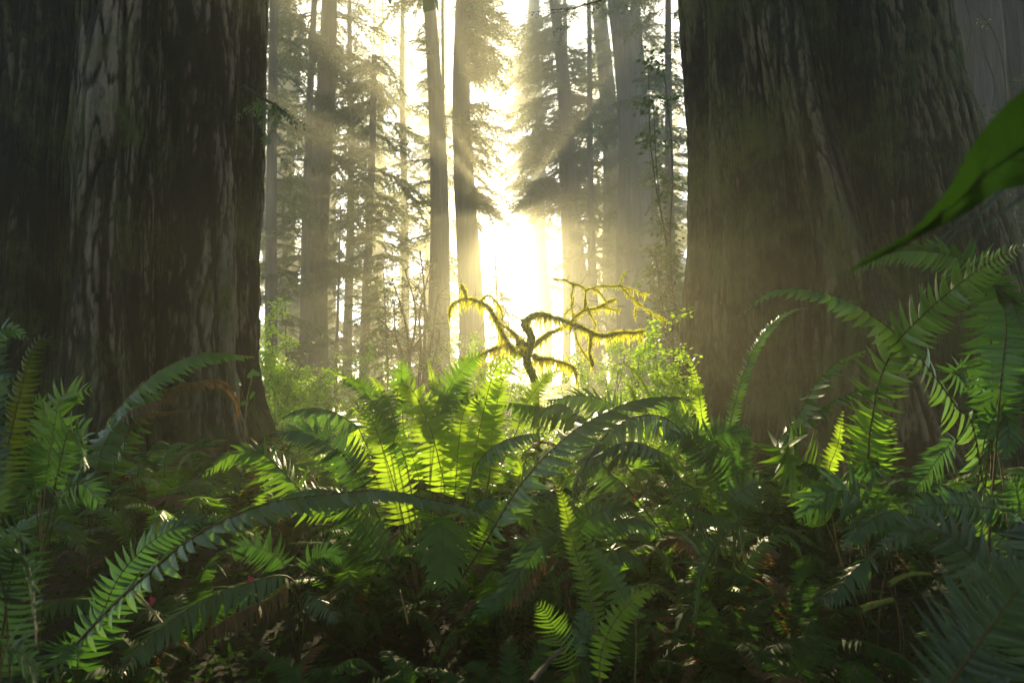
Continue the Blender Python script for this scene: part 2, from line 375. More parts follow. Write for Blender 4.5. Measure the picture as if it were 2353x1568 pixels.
conifer('hemlock_tree', 'bushy sunlit sapling standing under the sun\'s glow', 'tree', (1150, 850), (1137, 560), 8, 3, 23, H=6.6, z0=.6, nb=80, bl=(.6, 1.7), group='young hemlocks', seed=16)
conifer('hemlock_tree', 'slender sapling with drooping sprays left of the small leafy tree', 'tree', (892, 870), (880, 600), 7, 2, 20, H=5.4, z0=1, nb=60, bl=(.6, 1.7), group='young hemlocks', seed=17)
conifer('hemlock_tree', 'low sapling with flat sprays at the foot of the sunlit trunk pair', 'tree', (985, 880), (972, 770), 8, 3, 18, H=2.6, z0=.5, nb=40, bl=(.5, 1.2), group='young hemlocks', seed=18)
conifer('redwood_tree', 'grey bark trunk behind hanging vines right of the right giant', 'tree', (2290, 800), (2232, 0), 190, 160, 14, z0=14, nb=10, bl=(2, 4), seed=19)
conifer('redwood_tree', 'dark trunk cut off by the right edge at the top corner', 'tree', (2440, 800), (2372, 0), 190, 150, 9.5, z0=12, nb=14, bl=(3, 5), seed=20)

conifer('redwood_tree', 'dense dark green tree filling the gap along the left giant\'s lit edge', 'tree', (628, 880), (626, 0), 30, 18, 19, z0=3, nb=44, bl=(1.0, 2.4), group=T, seed=41)
conifer('redwood_tree', 'misty tree whose boughs fill the space between the straight trunk and the snag', 'tree', (800, 880), (806, 0), 22, 10, 36, z0=1.5, nb=84, bl=(1.8, 3.8), group=T, seed=42)
conifer('redwood_tree', 'misty feathery tree between the snag and the dark trunk pair', 'tree', (930, 880), (925, 0), 20, 9, 40, z0=9, nb=44, bl=(1.4, 2.8), group=T, seed=43)
conifer('redwood_tree', 'sunlit feathery tree just right of the bright gap', 'tree', (1300, 800), (1296, 0), 20, 9, 50, z0=14, nb=120, bl=(2, 4.6), group=T, seed=44, az=(0, 1.9), H=48, extra=[(8, 20, 40, math.pi, .7, 2.5, 5.5)])
conifer('redwood_tree', 'feathery tree whose boughs fill the space left of the thickest background trunk', 'tree', (1365, 800), (1350, 0), 20, 9, 40, z0=2, nb=70, bl=(1.6, 3.6), group=T, seed=45)
conifer('redwood_tree', 'dark feathery tree filling the gap along the right giant\'s lit edge', 'tree', (1545, 800), (1535, 0), 24, 14, 24, z0=2.5, nb=80, bl=(1.2, 3), group=T, seed=46)

# far wood that reads as one mass
A = Acc()
r = np.random.default_rng(5)
def mass_tree(x, y, h, rr, nb, bl, z0):
    g = float(ground_z(x, y)); zs = np.linspace(-.2, h, 12)
    V, Q = tube(np.stack([x + zs * r.normal(0, .012), y + 0 * zs, g + zs], 1), rr * (1.1 - zs / h), 10); A.add(V, Q, 0)
    for b in range(nb):
        z = r.uniform(z0, h)
        place_bough(A, BIGB, np.array([x, y, g + z]), r.uniform(0, 6.28), r.uniform(-.4, .2), r.uniform(*bl) * (1.15 - z / h), r)
for q in range(60):
    y = r.uniform(60, 99); x = r.uniform(-.52, .42) * y
    if -7 < x < 7.5 or (x < 0 and r.random() < .42): continue
    mass_tree(x, y, r.uniform(36, 60), r.uniform(.3, .9), 46, (3, 6.5), 1)
for q in range(16):
    a = r.uniform(rad(150), rad(390)); R = r.uniform(11, 22)
    x, y = R * 1.5 * math.cos(a), R * math.sin(a) * .6
    if y < -11.5 or abs(x) < 4 and y > -6 or (abs(x) < 17 and y > 1): continue
    mass_tree(x, y, r.uniform(24, 40), r.uniform(.3, .8), 40, (3, 6.5), 2)
tag(link('forest', A.mesh('forest', [M_BARKF, M_NEEDLE], False)), 'dim wood all around, fading into the bright mist far off', 'forest', kind='stuff')

# ------------------------------------------------------------------ the two giants
def giant(name, label, cu, d, prof, flutes, mat, seed, crown, H=40, nth=860, zd=7.5, dz=.02):
    """prof: (z, centre x offset m, radius m); flutes: (angle deg from the camera side, shift deg per m, width deg, amplitude m)"""
    c = at(cu, 875, d); cx, cyy = c[0], c[1]
    root = thing(name, label, 'tree', (cx, cyy, 0))
    th = np.linspace(0, 2 * math.pi, nth, endpoint=False)
    zs = np.concatenate([np.arange(-.3, zd, dz), np.linspace(zd + .3, H, 40)])
    TH, ZZ = np.meshgrid(th, zs)
    pz = [p[0] for p in prof]
    R0 = np.interp(ZZ, pz, [p[2] for p in prof]); OX = np.interp(ZZ, pz, [p[1] for p in prof])
    # angle 0 faces the camera
    a0 = math.atan2(-cyy, -cx)
    disp = np.zeros_like(R0)
    for (ang, sh, wd, amp) in flutes:
        # positive angles go to the right as the camera sees it
        ctr = a0 + np.radians(ang + sh * np.minimum(ZZ, 9))
        dd = (TH - ctr + math.pi) % (2 * math.pi) - math.pi
        disp += amp * np.exp(-(dd / rad(wd)) ** 2)
    RR = R0.mean()
    wx = np.cos(TH).ravel() * RR; wy = np.sin(TH).ravel() * RR; wz = ZZ.ravel()
    warp = perlin(np.stack([wx * .9, wy * .9, wz * .5 + seed], 1)) * .35
    def nz(fx, fz, o): return perlin(np.stack([wx * fx + warp * fx * .25 + o, wy * fx + warp * fx * .25, wz * fz + o * 2], 1))
    n1 = nz(1.6, .10, seed); n2 = nz(4.2, .28, seed + 5)
    n3 = 1 - 2 * np.abs(nz(8.5, .75, seed + 9)); n4 = 1 - 2 * np.abs(nz(19, 2.2, seed + 13)); n5 = nz(38, 6, seed + 17)
    plate = np.clip(nz(1.1, .35, seed + 30) * 2 + .5, 0, 1)
    c1 = np.clip((.16 - np.abs(nz(5.2, .42, seed + 41))) / .16, 0, 1) ** 1.5      # long furrows
    c2 = np.clip((.13 - np.abs(nz(12, 1.5, seed + 47))) / .13, 0, 1)             # splits between fibres
    c3 = np.clip((.16 - np.abs(nz(26, 4.2, seed + 53))) / .16, 0, 1)
    h = .20 * n1 + .10 * n2 + .02 * plate - .085 * c1 - .040 * c2 - .014 * c3 + .016 * n4 + .008 * n5
    R = R0 + disp * 1.4 + h.reshape(R0.shape)
    Vx = OX + np.cos(TH) * R; Vy = np.sin(TH) * R
    V = np.stack([Vx, Vy, ZZ], -1).reshape(-1, 3)
    k = nth; n = len(zs)
    i = np.arange(n - 1)[:, None] * k; j = np.arange(k)[None, :]
    Q = np.stack([i + j, i + (j + 1) % k, i + k + (j + 1) % k, i + k + j], -1).reshape(-1, 4)
    me = mesh('trunk', V, Q, mat)
    at_ = me.attributes.new('ridge', 'FLOAT', 'POINT')
    rg = np.clip(.62 + .35 * n2 + .25 * plate + disp.ravel() * .9 + .22 * n5 + .16 * n4 - .75 * c1 - .5 * c2 - .25 * c3, 0, 1)  # weathered ridge tops, plus furrow shading painted into the bark tone
    at_.data.foreach_set('value', rg.astype(np.float32))
    link('trunk', me, root)
    A = Acc(); r = np.random.default_rng(seed)
    for q in range(crown):
        z = r.uniform(14.5, H - 2)
        place_bough(A, BIGB, np.array([np.interp(z, pz, [p[1] for p in prof]), 0, z]), r.uniform(0, 6.28), r.uniform(-.1, .35), r.uniform(5, 10.5), r)
    link('crown', A.mesh('crown', [M_TWIG, M_NEEDLE], False), root)
    return root
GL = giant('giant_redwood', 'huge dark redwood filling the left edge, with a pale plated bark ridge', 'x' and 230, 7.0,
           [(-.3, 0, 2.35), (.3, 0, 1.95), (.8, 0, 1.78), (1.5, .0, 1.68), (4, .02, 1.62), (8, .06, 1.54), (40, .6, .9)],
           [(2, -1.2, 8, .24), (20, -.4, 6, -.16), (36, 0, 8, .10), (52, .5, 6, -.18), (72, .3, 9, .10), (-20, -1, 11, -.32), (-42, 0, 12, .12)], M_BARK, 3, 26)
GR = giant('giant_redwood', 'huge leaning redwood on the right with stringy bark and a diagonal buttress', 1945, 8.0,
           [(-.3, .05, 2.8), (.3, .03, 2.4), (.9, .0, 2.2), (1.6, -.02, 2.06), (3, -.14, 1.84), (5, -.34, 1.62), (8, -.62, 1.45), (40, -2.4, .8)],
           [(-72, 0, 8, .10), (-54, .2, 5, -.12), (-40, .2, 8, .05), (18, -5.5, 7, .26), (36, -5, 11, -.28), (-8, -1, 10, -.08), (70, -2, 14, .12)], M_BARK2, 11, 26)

# ------------------------------------------------------------------ ferns
def frond_geo(P, face, W, npair, t0, hang, alpha, wfac, fid, roll, seed, shape='sword'):
    """leaflets along the polyline P (n,3); returns blade and stem arrays"""
    r = np.random.default_rng(seed)
    M = 90
    P = spline(P, M)
    L = np.linalg.norm(np.diff(P, axis=0), axis=1).sum()
    T, N, B = frames(P, face)
    u = (np.arange(npair) + .5) / npair
    t = t0 + (1 - t0) * (u ** .92) * .995
    sp_ = L * (1 - t0) / npair
    idx = t * (M - 1)
    g = lambda A_: np.stack([np.interp(idx, np.arange(M), A_[:, c]) for c in range(3)], 1)
    p, Tt, Nn, Bb = g(P), nrm(g(T)), nrm(g(N)), nrm(g(B))
    prof = (.55 + .45 * np.clip(u / .22, 0, 1)) * np.clip(1 - u ** 3.0, 0, 1) ** .85 + .03
    if fid: prof = (.45 + .55 * np.clip(u / .3, 0, 1)) * np.clip(1 - u ** 1.15, 0, 1) ** .8 + .05
    st = np.array([0, .12, .4, .72, 1.0])
    wst = np.array([.75, 1.0, .92, .58, .05])
    VV = []
    for sg in (1, -1):
        ln = W * prof * r.uniform(.86, 1.1, npair)
        al = alpha + .35 * u + r.normal(0, .07, npair)
        D = Bb * sg * np.cos(al)[:, None] + Tt * np.sin(al)[:, None] + Nn * r.normal(.06, .10, (npair, 1)) + np.array([0, 0, -1.]) * (hang * r.uniform(.75, 1.2, npair))[:, None]
        D = nrm(D)
        X_ = nrm(Tt - D * np.sum(Tt * D, 1)[:, None])      # across the leaflet, toward the frond tip
        Nl = np.cross(D, X_); Nl *= np.sign(np.sum(Nl * Nn, 1))[:, None] + 1e-6; Nl = nrm(Nl)
        ro = roll + r.normal(0, .16, npair)
        X2 = X_ * np.cos(ro)[:, None] + Nl * np.sin(ro)[:, None]; Nl = nrm(np.cross(D, X2)); Nl *= (np.sign(np.sum(Nl * Nn, 1)) + 1e-6)[:, None]
        dr = r.uniform(.05, .30, npair) + (.55 if fid else 0) * u
        for s_, wv in zip(st, wst):
            c = p + D * (ln * s_)[:, None] - Nl * (ln * dr * s_ ** 2)[:, None] + X2 * (ln * .10 * s_ ** 2)[:, None]
            hw = sp_ * wfac * wv * np.clip(prof * 1.6, .25, 1)
            VV.append(np.stack([c - X2 * hw[:, None] - Nl * (hw * .25)[:, None], c, c + X2 * (hw * (1.25 if s_ < .2 and s_ > .01 else 1))[:, None] - Nl * (hw * .25)[:, None]], 1))
    A = np.stack(VV, 1)                       # npair, 10, 3, 3
    V = A.reshape(-1, 3)
    base = np.arange(npair)[:, None, None, None] * 30 + np.arange(2)[None, :, None, None] * 15 + np.arange(4)[None, None, :, None] * 3 + np.arange(2)[None, None, None, :]
    Q = np.stack([base, base + 1, base + 4, base + 3], -1).reshape(-1, 4)
    rs = np.interp(np.linspace(0, 1, M), [0, .2, 1], [.0042, .0034, .0009]) * max(.7, min(1.6, L / 1.1))
    Vs, Qs = tube(P[::2], rs[::2], 5)
    return V, Q, Vs, Qs
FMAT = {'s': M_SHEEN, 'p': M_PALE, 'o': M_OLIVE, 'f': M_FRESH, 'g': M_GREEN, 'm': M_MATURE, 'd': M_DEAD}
SEED = [100]
def frond(root, reg, pts, d, W, mat='g', face=(0, -.5, .85), hang=.25, alpha=.28, n=None, wfac=.49, fid=False, roll=.25, stipe=True, t0=None, label=None):
    """a frond surveyed along pts (foot to tip); d = distances; W = leaflet length in picture units at the mean distance"""
    SEED[0] += 1
    pp = np.array(pix(reg, pts))
    s = np.concatenate([[0], np.cumsum(np.linalg.norm(np.diff(pp, axis=0), axis=1))]); s /= s[-1]
    dd = np.interp(s, np.linspace(0, 1, len(d)), d)
    P = np.array([at(u, v, q) for (u, v), q in zip(pp, dd)])
    foot = np.array(root.location)
    if stipe:
        st = np.linalg.norm(P[0] - foot)
        if st > .04:
            mid = foot * .5 + P[0] * .5 + nrm(P[0] - P[1]) * st * .12
            P0 = np.vstack([foot, mid, P])
            Lt = np.linalg.norm(np.diff(spline(P, 60), axis=0), axis=1).sum()
            if t0 is None: t0 = st / (st + Lt) + .01
            P = P0
    if t0 is None: t0 = .06
    Wm = W / F * float(np.mean(d)) * (1.32 if hang > .45 else 1.18)
    L = np.linalg.norm(np.diff(spline(P, 60), axis=0), axis=1).sum() * (1 - t0)
    n = n or int(np.clip(L / max(.0145, Wm * .17), 18, 62))
    V, Q, Vs, Qs = frond_geo(P - foot, face, Wm, n, t0, hang, alpha, wfac, fid, roll, SEED[0])
    f = link('frond', mesh('frond', V, Q, FMAT[mat]), root)
    if label: f['label'] = label
    link('stem', mesh('stem', Vs, Qs, M_STEM if mat in 'fgd' else M_STEMD), f)
    return f
def plant(label, u, v, d, cat='fern', name='sword_fern', group=None):
    p = at(u, v, d); p[2] = float(ground_z(p[0], p[1])) - .02
    return thing(name, label, cat, p, group)
FACE = (0, -1, .25)
UP = (0, -.25, 1)

# central bright fern
A_ = plant('bright yellow-green sword fern with upright glowing fronds in the middle', 970, 1400, 2.75)
g_ = 'ferns of the foreground'; A_['group'] = g_
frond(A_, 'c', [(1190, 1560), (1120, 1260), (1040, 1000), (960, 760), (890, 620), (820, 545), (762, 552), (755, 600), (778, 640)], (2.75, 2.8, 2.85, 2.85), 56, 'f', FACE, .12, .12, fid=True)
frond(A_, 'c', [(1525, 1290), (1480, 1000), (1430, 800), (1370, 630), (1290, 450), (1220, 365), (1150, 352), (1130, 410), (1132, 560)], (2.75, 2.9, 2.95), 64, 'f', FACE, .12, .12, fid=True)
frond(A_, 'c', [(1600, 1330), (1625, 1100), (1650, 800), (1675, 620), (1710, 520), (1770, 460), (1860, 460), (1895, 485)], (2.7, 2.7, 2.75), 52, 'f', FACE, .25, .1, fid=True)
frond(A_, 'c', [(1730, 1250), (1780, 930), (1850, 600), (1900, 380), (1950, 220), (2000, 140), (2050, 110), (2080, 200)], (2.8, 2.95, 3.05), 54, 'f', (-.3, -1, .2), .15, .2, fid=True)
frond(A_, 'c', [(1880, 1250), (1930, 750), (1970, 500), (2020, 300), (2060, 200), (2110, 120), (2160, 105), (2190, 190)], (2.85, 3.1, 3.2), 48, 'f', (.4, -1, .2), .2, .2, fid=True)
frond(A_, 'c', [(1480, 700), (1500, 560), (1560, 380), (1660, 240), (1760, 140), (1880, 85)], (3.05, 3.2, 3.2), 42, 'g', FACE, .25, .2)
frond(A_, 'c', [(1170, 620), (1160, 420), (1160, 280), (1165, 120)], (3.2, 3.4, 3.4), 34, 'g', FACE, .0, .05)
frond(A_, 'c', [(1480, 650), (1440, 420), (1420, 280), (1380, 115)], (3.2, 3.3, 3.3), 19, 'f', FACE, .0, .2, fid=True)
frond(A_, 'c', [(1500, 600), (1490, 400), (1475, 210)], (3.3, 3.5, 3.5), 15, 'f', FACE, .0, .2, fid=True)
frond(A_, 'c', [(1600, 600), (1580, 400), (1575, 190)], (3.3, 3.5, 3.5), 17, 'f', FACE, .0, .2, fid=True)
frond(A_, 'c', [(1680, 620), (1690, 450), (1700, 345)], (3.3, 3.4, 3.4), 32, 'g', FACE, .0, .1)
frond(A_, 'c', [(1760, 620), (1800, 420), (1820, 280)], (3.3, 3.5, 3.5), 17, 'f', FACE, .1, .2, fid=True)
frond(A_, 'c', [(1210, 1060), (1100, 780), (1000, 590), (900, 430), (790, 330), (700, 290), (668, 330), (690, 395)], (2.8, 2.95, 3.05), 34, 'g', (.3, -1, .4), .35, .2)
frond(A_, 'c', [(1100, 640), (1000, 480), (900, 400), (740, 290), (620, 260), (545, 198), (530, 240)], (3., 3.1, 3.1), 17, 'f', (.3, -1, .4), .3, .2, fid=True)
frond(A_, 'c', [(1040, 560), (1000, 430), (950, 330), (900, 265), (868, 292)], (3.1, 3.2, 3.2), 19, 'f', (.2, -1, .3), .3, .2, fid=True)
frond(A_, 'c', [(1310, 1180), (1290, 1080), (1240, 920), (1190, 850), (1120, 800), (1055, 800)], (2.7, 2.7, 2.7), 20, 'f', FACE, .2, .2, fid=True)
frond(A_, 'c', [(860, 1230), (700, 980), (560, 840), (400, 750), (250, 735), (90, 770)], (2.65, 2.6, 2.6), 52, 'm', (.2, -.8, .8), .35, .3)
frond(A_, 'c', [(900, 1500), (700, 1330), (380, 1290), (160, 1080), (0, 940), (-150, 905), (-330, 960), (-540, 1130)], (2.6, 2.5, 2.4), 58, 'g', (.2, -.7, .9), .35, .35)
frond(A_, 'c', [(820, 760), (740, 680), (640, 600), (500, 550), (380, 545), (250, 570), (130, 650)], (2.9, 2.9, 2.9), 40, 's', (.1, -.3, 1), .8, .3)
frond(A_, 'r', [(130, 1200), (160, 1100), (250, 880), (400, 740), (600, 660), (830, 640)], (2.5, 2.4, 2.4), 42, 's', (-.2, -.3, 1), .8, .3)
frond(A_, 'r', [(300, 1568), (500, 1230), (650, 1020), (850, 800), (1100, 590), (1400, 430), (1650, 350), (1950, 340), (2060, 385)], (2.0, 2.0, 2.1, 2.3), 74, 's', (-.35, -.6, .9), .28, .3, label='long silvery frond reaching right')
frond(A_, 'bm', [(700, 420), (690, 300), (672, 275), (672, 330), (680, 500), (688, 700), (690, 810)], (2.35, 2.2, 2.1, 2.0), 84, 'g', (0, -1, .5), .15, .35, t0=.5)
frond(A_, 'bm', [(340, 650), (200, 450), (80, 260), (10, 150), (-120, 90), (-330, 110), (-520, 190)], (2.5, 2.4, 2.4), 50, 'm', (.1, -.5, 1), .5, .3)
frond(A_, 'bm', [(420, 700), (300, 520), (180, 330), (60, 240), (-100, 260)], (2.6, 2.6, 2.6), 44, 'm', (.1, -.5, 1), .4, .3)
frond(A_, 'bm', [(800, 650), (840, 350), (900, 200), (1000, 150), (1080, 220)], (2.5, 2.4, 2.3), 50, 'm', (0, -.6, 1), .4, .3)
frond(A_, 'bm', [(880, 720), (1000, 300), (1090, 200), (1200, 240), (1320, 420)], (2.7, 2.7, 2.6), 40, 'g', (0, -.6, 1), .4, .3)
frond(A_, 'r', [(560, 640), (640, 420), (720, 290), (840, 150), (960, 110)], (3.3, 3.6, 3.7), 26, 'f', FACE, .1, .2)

# pale arching front-left fern
B_ = plant('glossy sword fern at front left whose long pale frond arches across the picture', 200, 1560, 1.75, group=g_)
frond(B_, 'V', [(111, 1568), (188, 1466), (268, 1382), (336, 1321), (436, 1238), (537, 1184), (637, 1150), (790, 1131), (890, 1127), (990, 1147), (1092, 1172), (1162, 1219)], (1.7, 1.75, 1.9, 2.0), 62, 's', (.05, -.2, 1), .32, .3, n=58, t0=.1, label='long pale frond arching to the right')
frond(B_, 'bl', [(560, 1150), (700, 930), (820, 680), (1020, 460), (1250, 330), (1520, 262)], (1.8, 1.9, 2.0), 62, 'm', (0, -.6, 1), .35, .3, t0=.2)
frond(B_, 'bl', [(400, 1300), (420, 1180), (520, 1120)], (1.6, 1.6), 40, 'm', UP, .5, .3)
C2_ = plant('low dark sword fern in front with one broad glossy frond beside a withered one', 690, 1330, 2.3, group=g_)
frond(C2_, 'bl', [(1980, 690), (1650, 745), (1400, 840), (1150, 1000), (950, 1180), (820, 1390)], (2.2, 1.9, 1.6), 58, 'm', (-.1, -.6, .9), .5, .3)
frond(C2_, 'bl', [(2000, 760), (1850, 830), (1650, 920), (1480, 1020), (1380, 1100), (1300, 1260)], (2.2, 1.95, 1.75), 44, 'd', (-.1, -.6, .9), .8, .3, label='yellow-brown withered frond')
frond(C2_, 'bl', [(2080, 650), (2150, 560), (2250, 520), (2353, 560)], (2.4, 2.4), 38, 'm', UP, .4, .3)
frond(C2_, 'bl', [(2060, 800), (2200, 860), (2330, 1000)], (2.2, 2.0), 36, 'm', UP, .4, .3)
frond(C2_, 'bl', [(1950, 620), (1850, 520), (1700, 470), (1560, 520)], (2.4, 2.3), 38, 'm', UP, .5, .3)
L1 = plant('flare-greyed pale fern in the bottom left corner with a broad drooping frond', 60, 1440, 1.25, group=g_)
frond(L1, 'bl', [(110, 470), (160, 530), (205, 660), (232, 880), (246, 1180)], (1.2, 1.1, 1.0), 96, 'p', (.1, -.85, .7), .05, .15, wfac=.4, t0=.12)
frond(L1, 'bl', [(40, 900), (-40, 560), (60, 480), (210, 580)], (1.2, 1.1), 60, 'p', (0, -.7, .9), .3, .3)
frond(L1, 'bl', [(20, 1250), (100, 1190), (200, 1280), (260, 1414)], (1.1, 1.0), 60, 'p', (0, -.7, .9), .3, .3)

Cc = plant('yellow-green fern at the left edge with a curled fiddlehead tip', -20, 1380, 1.45, group=g_)
frond(Cc, 'l', [(-10, 1500), (10, 1250), (60, 950), (140, 600), (200, 350), (262, 200), (322, 148), (388, 182), (412, 240), (385, 292)], (1.4, 1.4, 1.4), 50, 'o', FACE, .1, .0, n=40, fid=True, wfac=.42)
frond(Cc, 'l', [(-60, 700), (-120, 300), (-40, 110), (80, 85), (220, 170)], (1.5, 1.6, 1.6), 42, 'p', UP, .3, .3)
frond(Cc, 'l', [(-30, 1500), (-60, 900), (-20, 500), (120, 450)], (1.35, 1.4), 40, 'p', FACE, .2, .3)
Cd = plant('dim green fern between the left fiddlehead and the giant\'s foot', 110, 1220, 2.2, group=g_)
frond(Cd, 'l', [(330, 1300), (390, 900), (420, 700), (450, 600), (520, 555), (690, 530)], (2.2, 2.2, 2.2), 66, 'g', (-.3, -1, .2), .0, .2)
frond(Cd, 'l', [(300, 1250), (310, 900), (330, 700), (300, 610), (230, 610)], (2.3, 2.3), 40, 'g', FACE, .2, .2)
frond(Cd, 'l', [(480, 930), (560, 870), (610, 890), (615, 980), (622, 1130)], (2.0, 1.9, 1.8), 60, 'm', (0, -.9, .6), .1, .35, t0=.55)
frond(Cd, 'l', [(260, 1300), (210, 1100), (240, 950), (330, 930)], (2.1, 2.), 48, 'm', FACE, .3, .3)
frond(Cd, 'l', [(420, 1400), (520, 1250), (640, 1250), (760, 1400)], (2.2, 2.1), 48, 'm', UP, .4, .3)
Dd = plant('tall arching fern bent over withered fronds against the left giant\'s foot', 208, 1215, 3.1, group=g_)
frond(Dd, 'l', [(690, 1400), (700, 1150), (770, 850), (900, 650), (1080, 475), (1300, 335), (1550, 262), (1900, 292)], (3.1, 3.2, 3.4), 54, 'g', (-.3, -.5, .8), .5, .3, n=58, wfac=.66)
frond(Dd, 'l', [(700, 1300), (720, 1100), (800, 880), (930, 720), (1080, 590), (1240, 520)], (3.0, 3.1, 3.2), 58, 'g', (-.3, -.6, .8), .7, .3, wfac=.62)
frond(Dd, 'l', [(1100, 640), (1280, 520), (1450, 480), (1600, 462), (1720, 540), (1765, 680), (1715, 825)], (3.2, 3.3, 3.3), 24, 'd', (0, -.6, .8), 1.0, .3, t0=.3, label='brown withered frond hanging down')
frond(Dd, 'l', [(900, 800), (1000, 680), (1150, 620), (1300, 600)], (3.1, 3.1), 30, 'd', UP, 1.2, .3, label='brown withered frond')
frond(Dd, 'l', [(1000, 750), (1100, 712), (1250, 700), (1430, 692)], (3.1, 3.1), 14, 'd', UP, .5, .3, t0=.4)
frond(Dd, 'l', [(760, 1300), (820, 1150), (900, 950), (960, 900)], (3.0, 3.0), 34, 'm', UP, .9, .3)
frond(Dd, 'l', [(640, 1400), (560, 1200), (560, 1100), (640, 1150)], (3.0, 2.9), 36, 'm', UP, .6, .3)

# right-centre fern
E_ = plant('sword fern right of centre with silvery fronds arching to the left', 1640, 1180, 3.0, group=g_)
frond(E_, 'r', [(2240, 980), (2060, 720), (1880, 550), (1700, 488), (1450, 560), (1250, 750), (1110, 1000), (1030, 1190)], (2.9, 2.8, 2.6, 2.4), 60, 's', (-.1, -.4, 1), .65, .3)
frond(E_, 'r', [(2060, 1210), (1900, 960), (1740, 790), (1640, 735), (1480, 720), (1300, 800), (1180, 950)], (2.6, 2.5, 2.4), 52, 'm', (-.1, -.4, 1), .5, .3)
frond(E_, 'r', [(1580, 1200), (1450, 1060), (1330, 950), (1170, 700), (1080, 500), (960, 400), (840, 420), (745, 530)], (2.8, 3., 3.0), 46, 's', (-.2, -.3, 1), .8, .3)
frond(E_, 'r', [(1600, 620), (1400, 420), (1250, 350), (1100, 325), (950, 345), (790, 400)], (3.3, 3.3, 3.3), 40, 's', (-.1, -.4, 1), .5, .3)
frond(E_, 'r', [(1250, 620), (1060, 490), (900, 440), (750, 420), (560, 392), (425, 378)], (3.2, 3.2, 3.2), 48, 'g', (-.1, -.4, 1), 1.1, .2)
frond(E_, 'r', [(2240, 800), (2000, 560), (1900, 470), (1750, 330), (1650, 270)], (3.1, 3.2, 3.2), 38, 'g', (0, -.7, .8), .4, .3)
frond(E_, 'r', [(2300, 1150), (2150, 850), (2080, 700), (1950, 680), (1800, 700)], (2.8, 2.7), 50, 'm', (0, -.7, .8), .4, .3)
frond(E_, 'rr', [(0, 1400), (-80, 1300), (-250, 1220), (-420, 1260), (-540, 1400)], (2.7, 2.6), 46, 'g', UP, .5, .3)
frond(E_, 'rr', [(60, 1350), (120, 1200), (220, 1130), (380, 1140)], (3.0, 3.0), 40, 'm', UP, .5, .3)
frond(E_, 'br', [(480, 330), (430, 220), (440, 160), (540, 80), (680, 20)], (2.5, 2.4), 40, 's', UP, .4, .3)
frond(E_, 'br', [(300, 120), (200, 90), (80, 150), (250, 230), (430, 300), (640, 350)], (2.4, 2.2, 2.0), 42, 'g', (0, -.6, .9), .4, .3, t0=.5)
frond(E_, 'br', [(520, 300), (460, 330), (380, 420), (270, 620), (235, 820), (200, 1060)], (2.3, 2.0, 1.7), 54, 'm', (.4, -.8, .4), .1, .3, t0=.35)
E2 = plant('slender bright green fern with one tall narrow frond in the front centre', 1385, 1530, 1.6, group=g_)
frond(E2, 'bm', [(1750, 1260), (1720, 1000), (1680, 780), (1600, 560), (1545, 330), (1500, 160), (1445, 20)], (1.6, 1.8, 2.0), 27, 'f', FACE, .05, .15, n=36, wfac=.38)
frond(E2, 'bm', [(1750, 1400), (1770, 1180), (1850, 1000), (1960, 860), (2080, 780), (2190, 772)], (1.55, 1.6), 28, 'f', (-.4, -.8, .6), .5, .3)
frond(E2, 'bm', [(1560, 1340), (1450, 1080), (1380, 930), (1315, 868)], (1.5, 1.5), 40, 'g', (0, -1, .4), .0, .1, n=20, wfac=.3)
frond(E2, 'bm', [(2000, 1000), (1930, 850), (1800, 620), (1650, 400)], (1.7, 1.9), 34, 'g', FACE, .5, .3, n=16)
frond(E2, 'bm', [(1600, 1250), (1650, 1000), (1620, 880)], (1.6, 1.7), 30, 'm', FACE, .4, .3)
E3 = plant('half-withered fern drooping to the left in the shaded front centre', 1300, 1330, 2.3, group=g_)
frond(E3, 'bm', [(1500, 460), (1400, 420), (1250, 590), (1130, 760), (960, 900), (870, 1000)], (2.2, 2.1, 2.0), 40, 'm', (.2, -.7, .7), .5, .3)
frond(E3, 'bm', [(1450, 640), (1330, 480), (1200, 430), (1120, 440)], (2.3, 2.3), 30, 'm', UP, .6, .3)
frond(E3, 'bm', [(1480, 620), (1400, 560), (1300, 640), (1210, 780), (1080, 900)], (2.2, 2.1), 34, 'd', UP, .5, .3, label='brownish drooping frond')
for k, pts in enumerate(([(1560, 560), (1640, 330), (1800, 230), (2000, 230)], [(1620, 560), (1800, 330), (2000, 290), (2200, 400)], [(1560, 700), (1760, 520), (1950, 520), (2080, 640)], [(1540, 560), (1480, 330), (1400, 220), (1300, 230)])):
    frond(E3, 'bm', pts, (2.4, 2.35), 40, 'm', UP, .6, .3)
Ff = plant('pale yellow fiddlehead fern standing at the right giant\'s left foot', 1655, 1090, 4.2, group=g_)
frond(Ff, 'rr', [(130, 1440), (100, 1130), (80, 960), (60, 830), (32, 720), (2, 682), (-16, 700), (-12, 760)], (4.2, 4.2), 20, 'f', FACE, .05, .1, n=34, fid=True)
frond(Ff, 'rr', [(180, 1430), (160, 1250), (100, 1130), (-20, 1060)], (4.1, 4.1), 26, 'f', FACE, .1, .2)
frond(Ff, 'r', [(2150, 900), (2000, 430), (1900, 280), (1820, 190), (1770, 170), (1790, 270)], (4.2, 4.3), 9, 'f', FACE, .1, .1, fid=True)
frond(Ff, 'r', [(1860, 760), (1700, 330), (1580, 140), (1480, 60), (1400, 70), (1380, 170)], (4.2, 4.3), 9, 'f', FACE, .1, .1, fid=True)
frond(Ff, 'r', [(1700, 760), (1560, 320), (1500, 200), (1440, 120), (1420, 180), (1425, 290)], (4.2, 4.3), 9, 'f', FACE, .1, .1, fid=True)

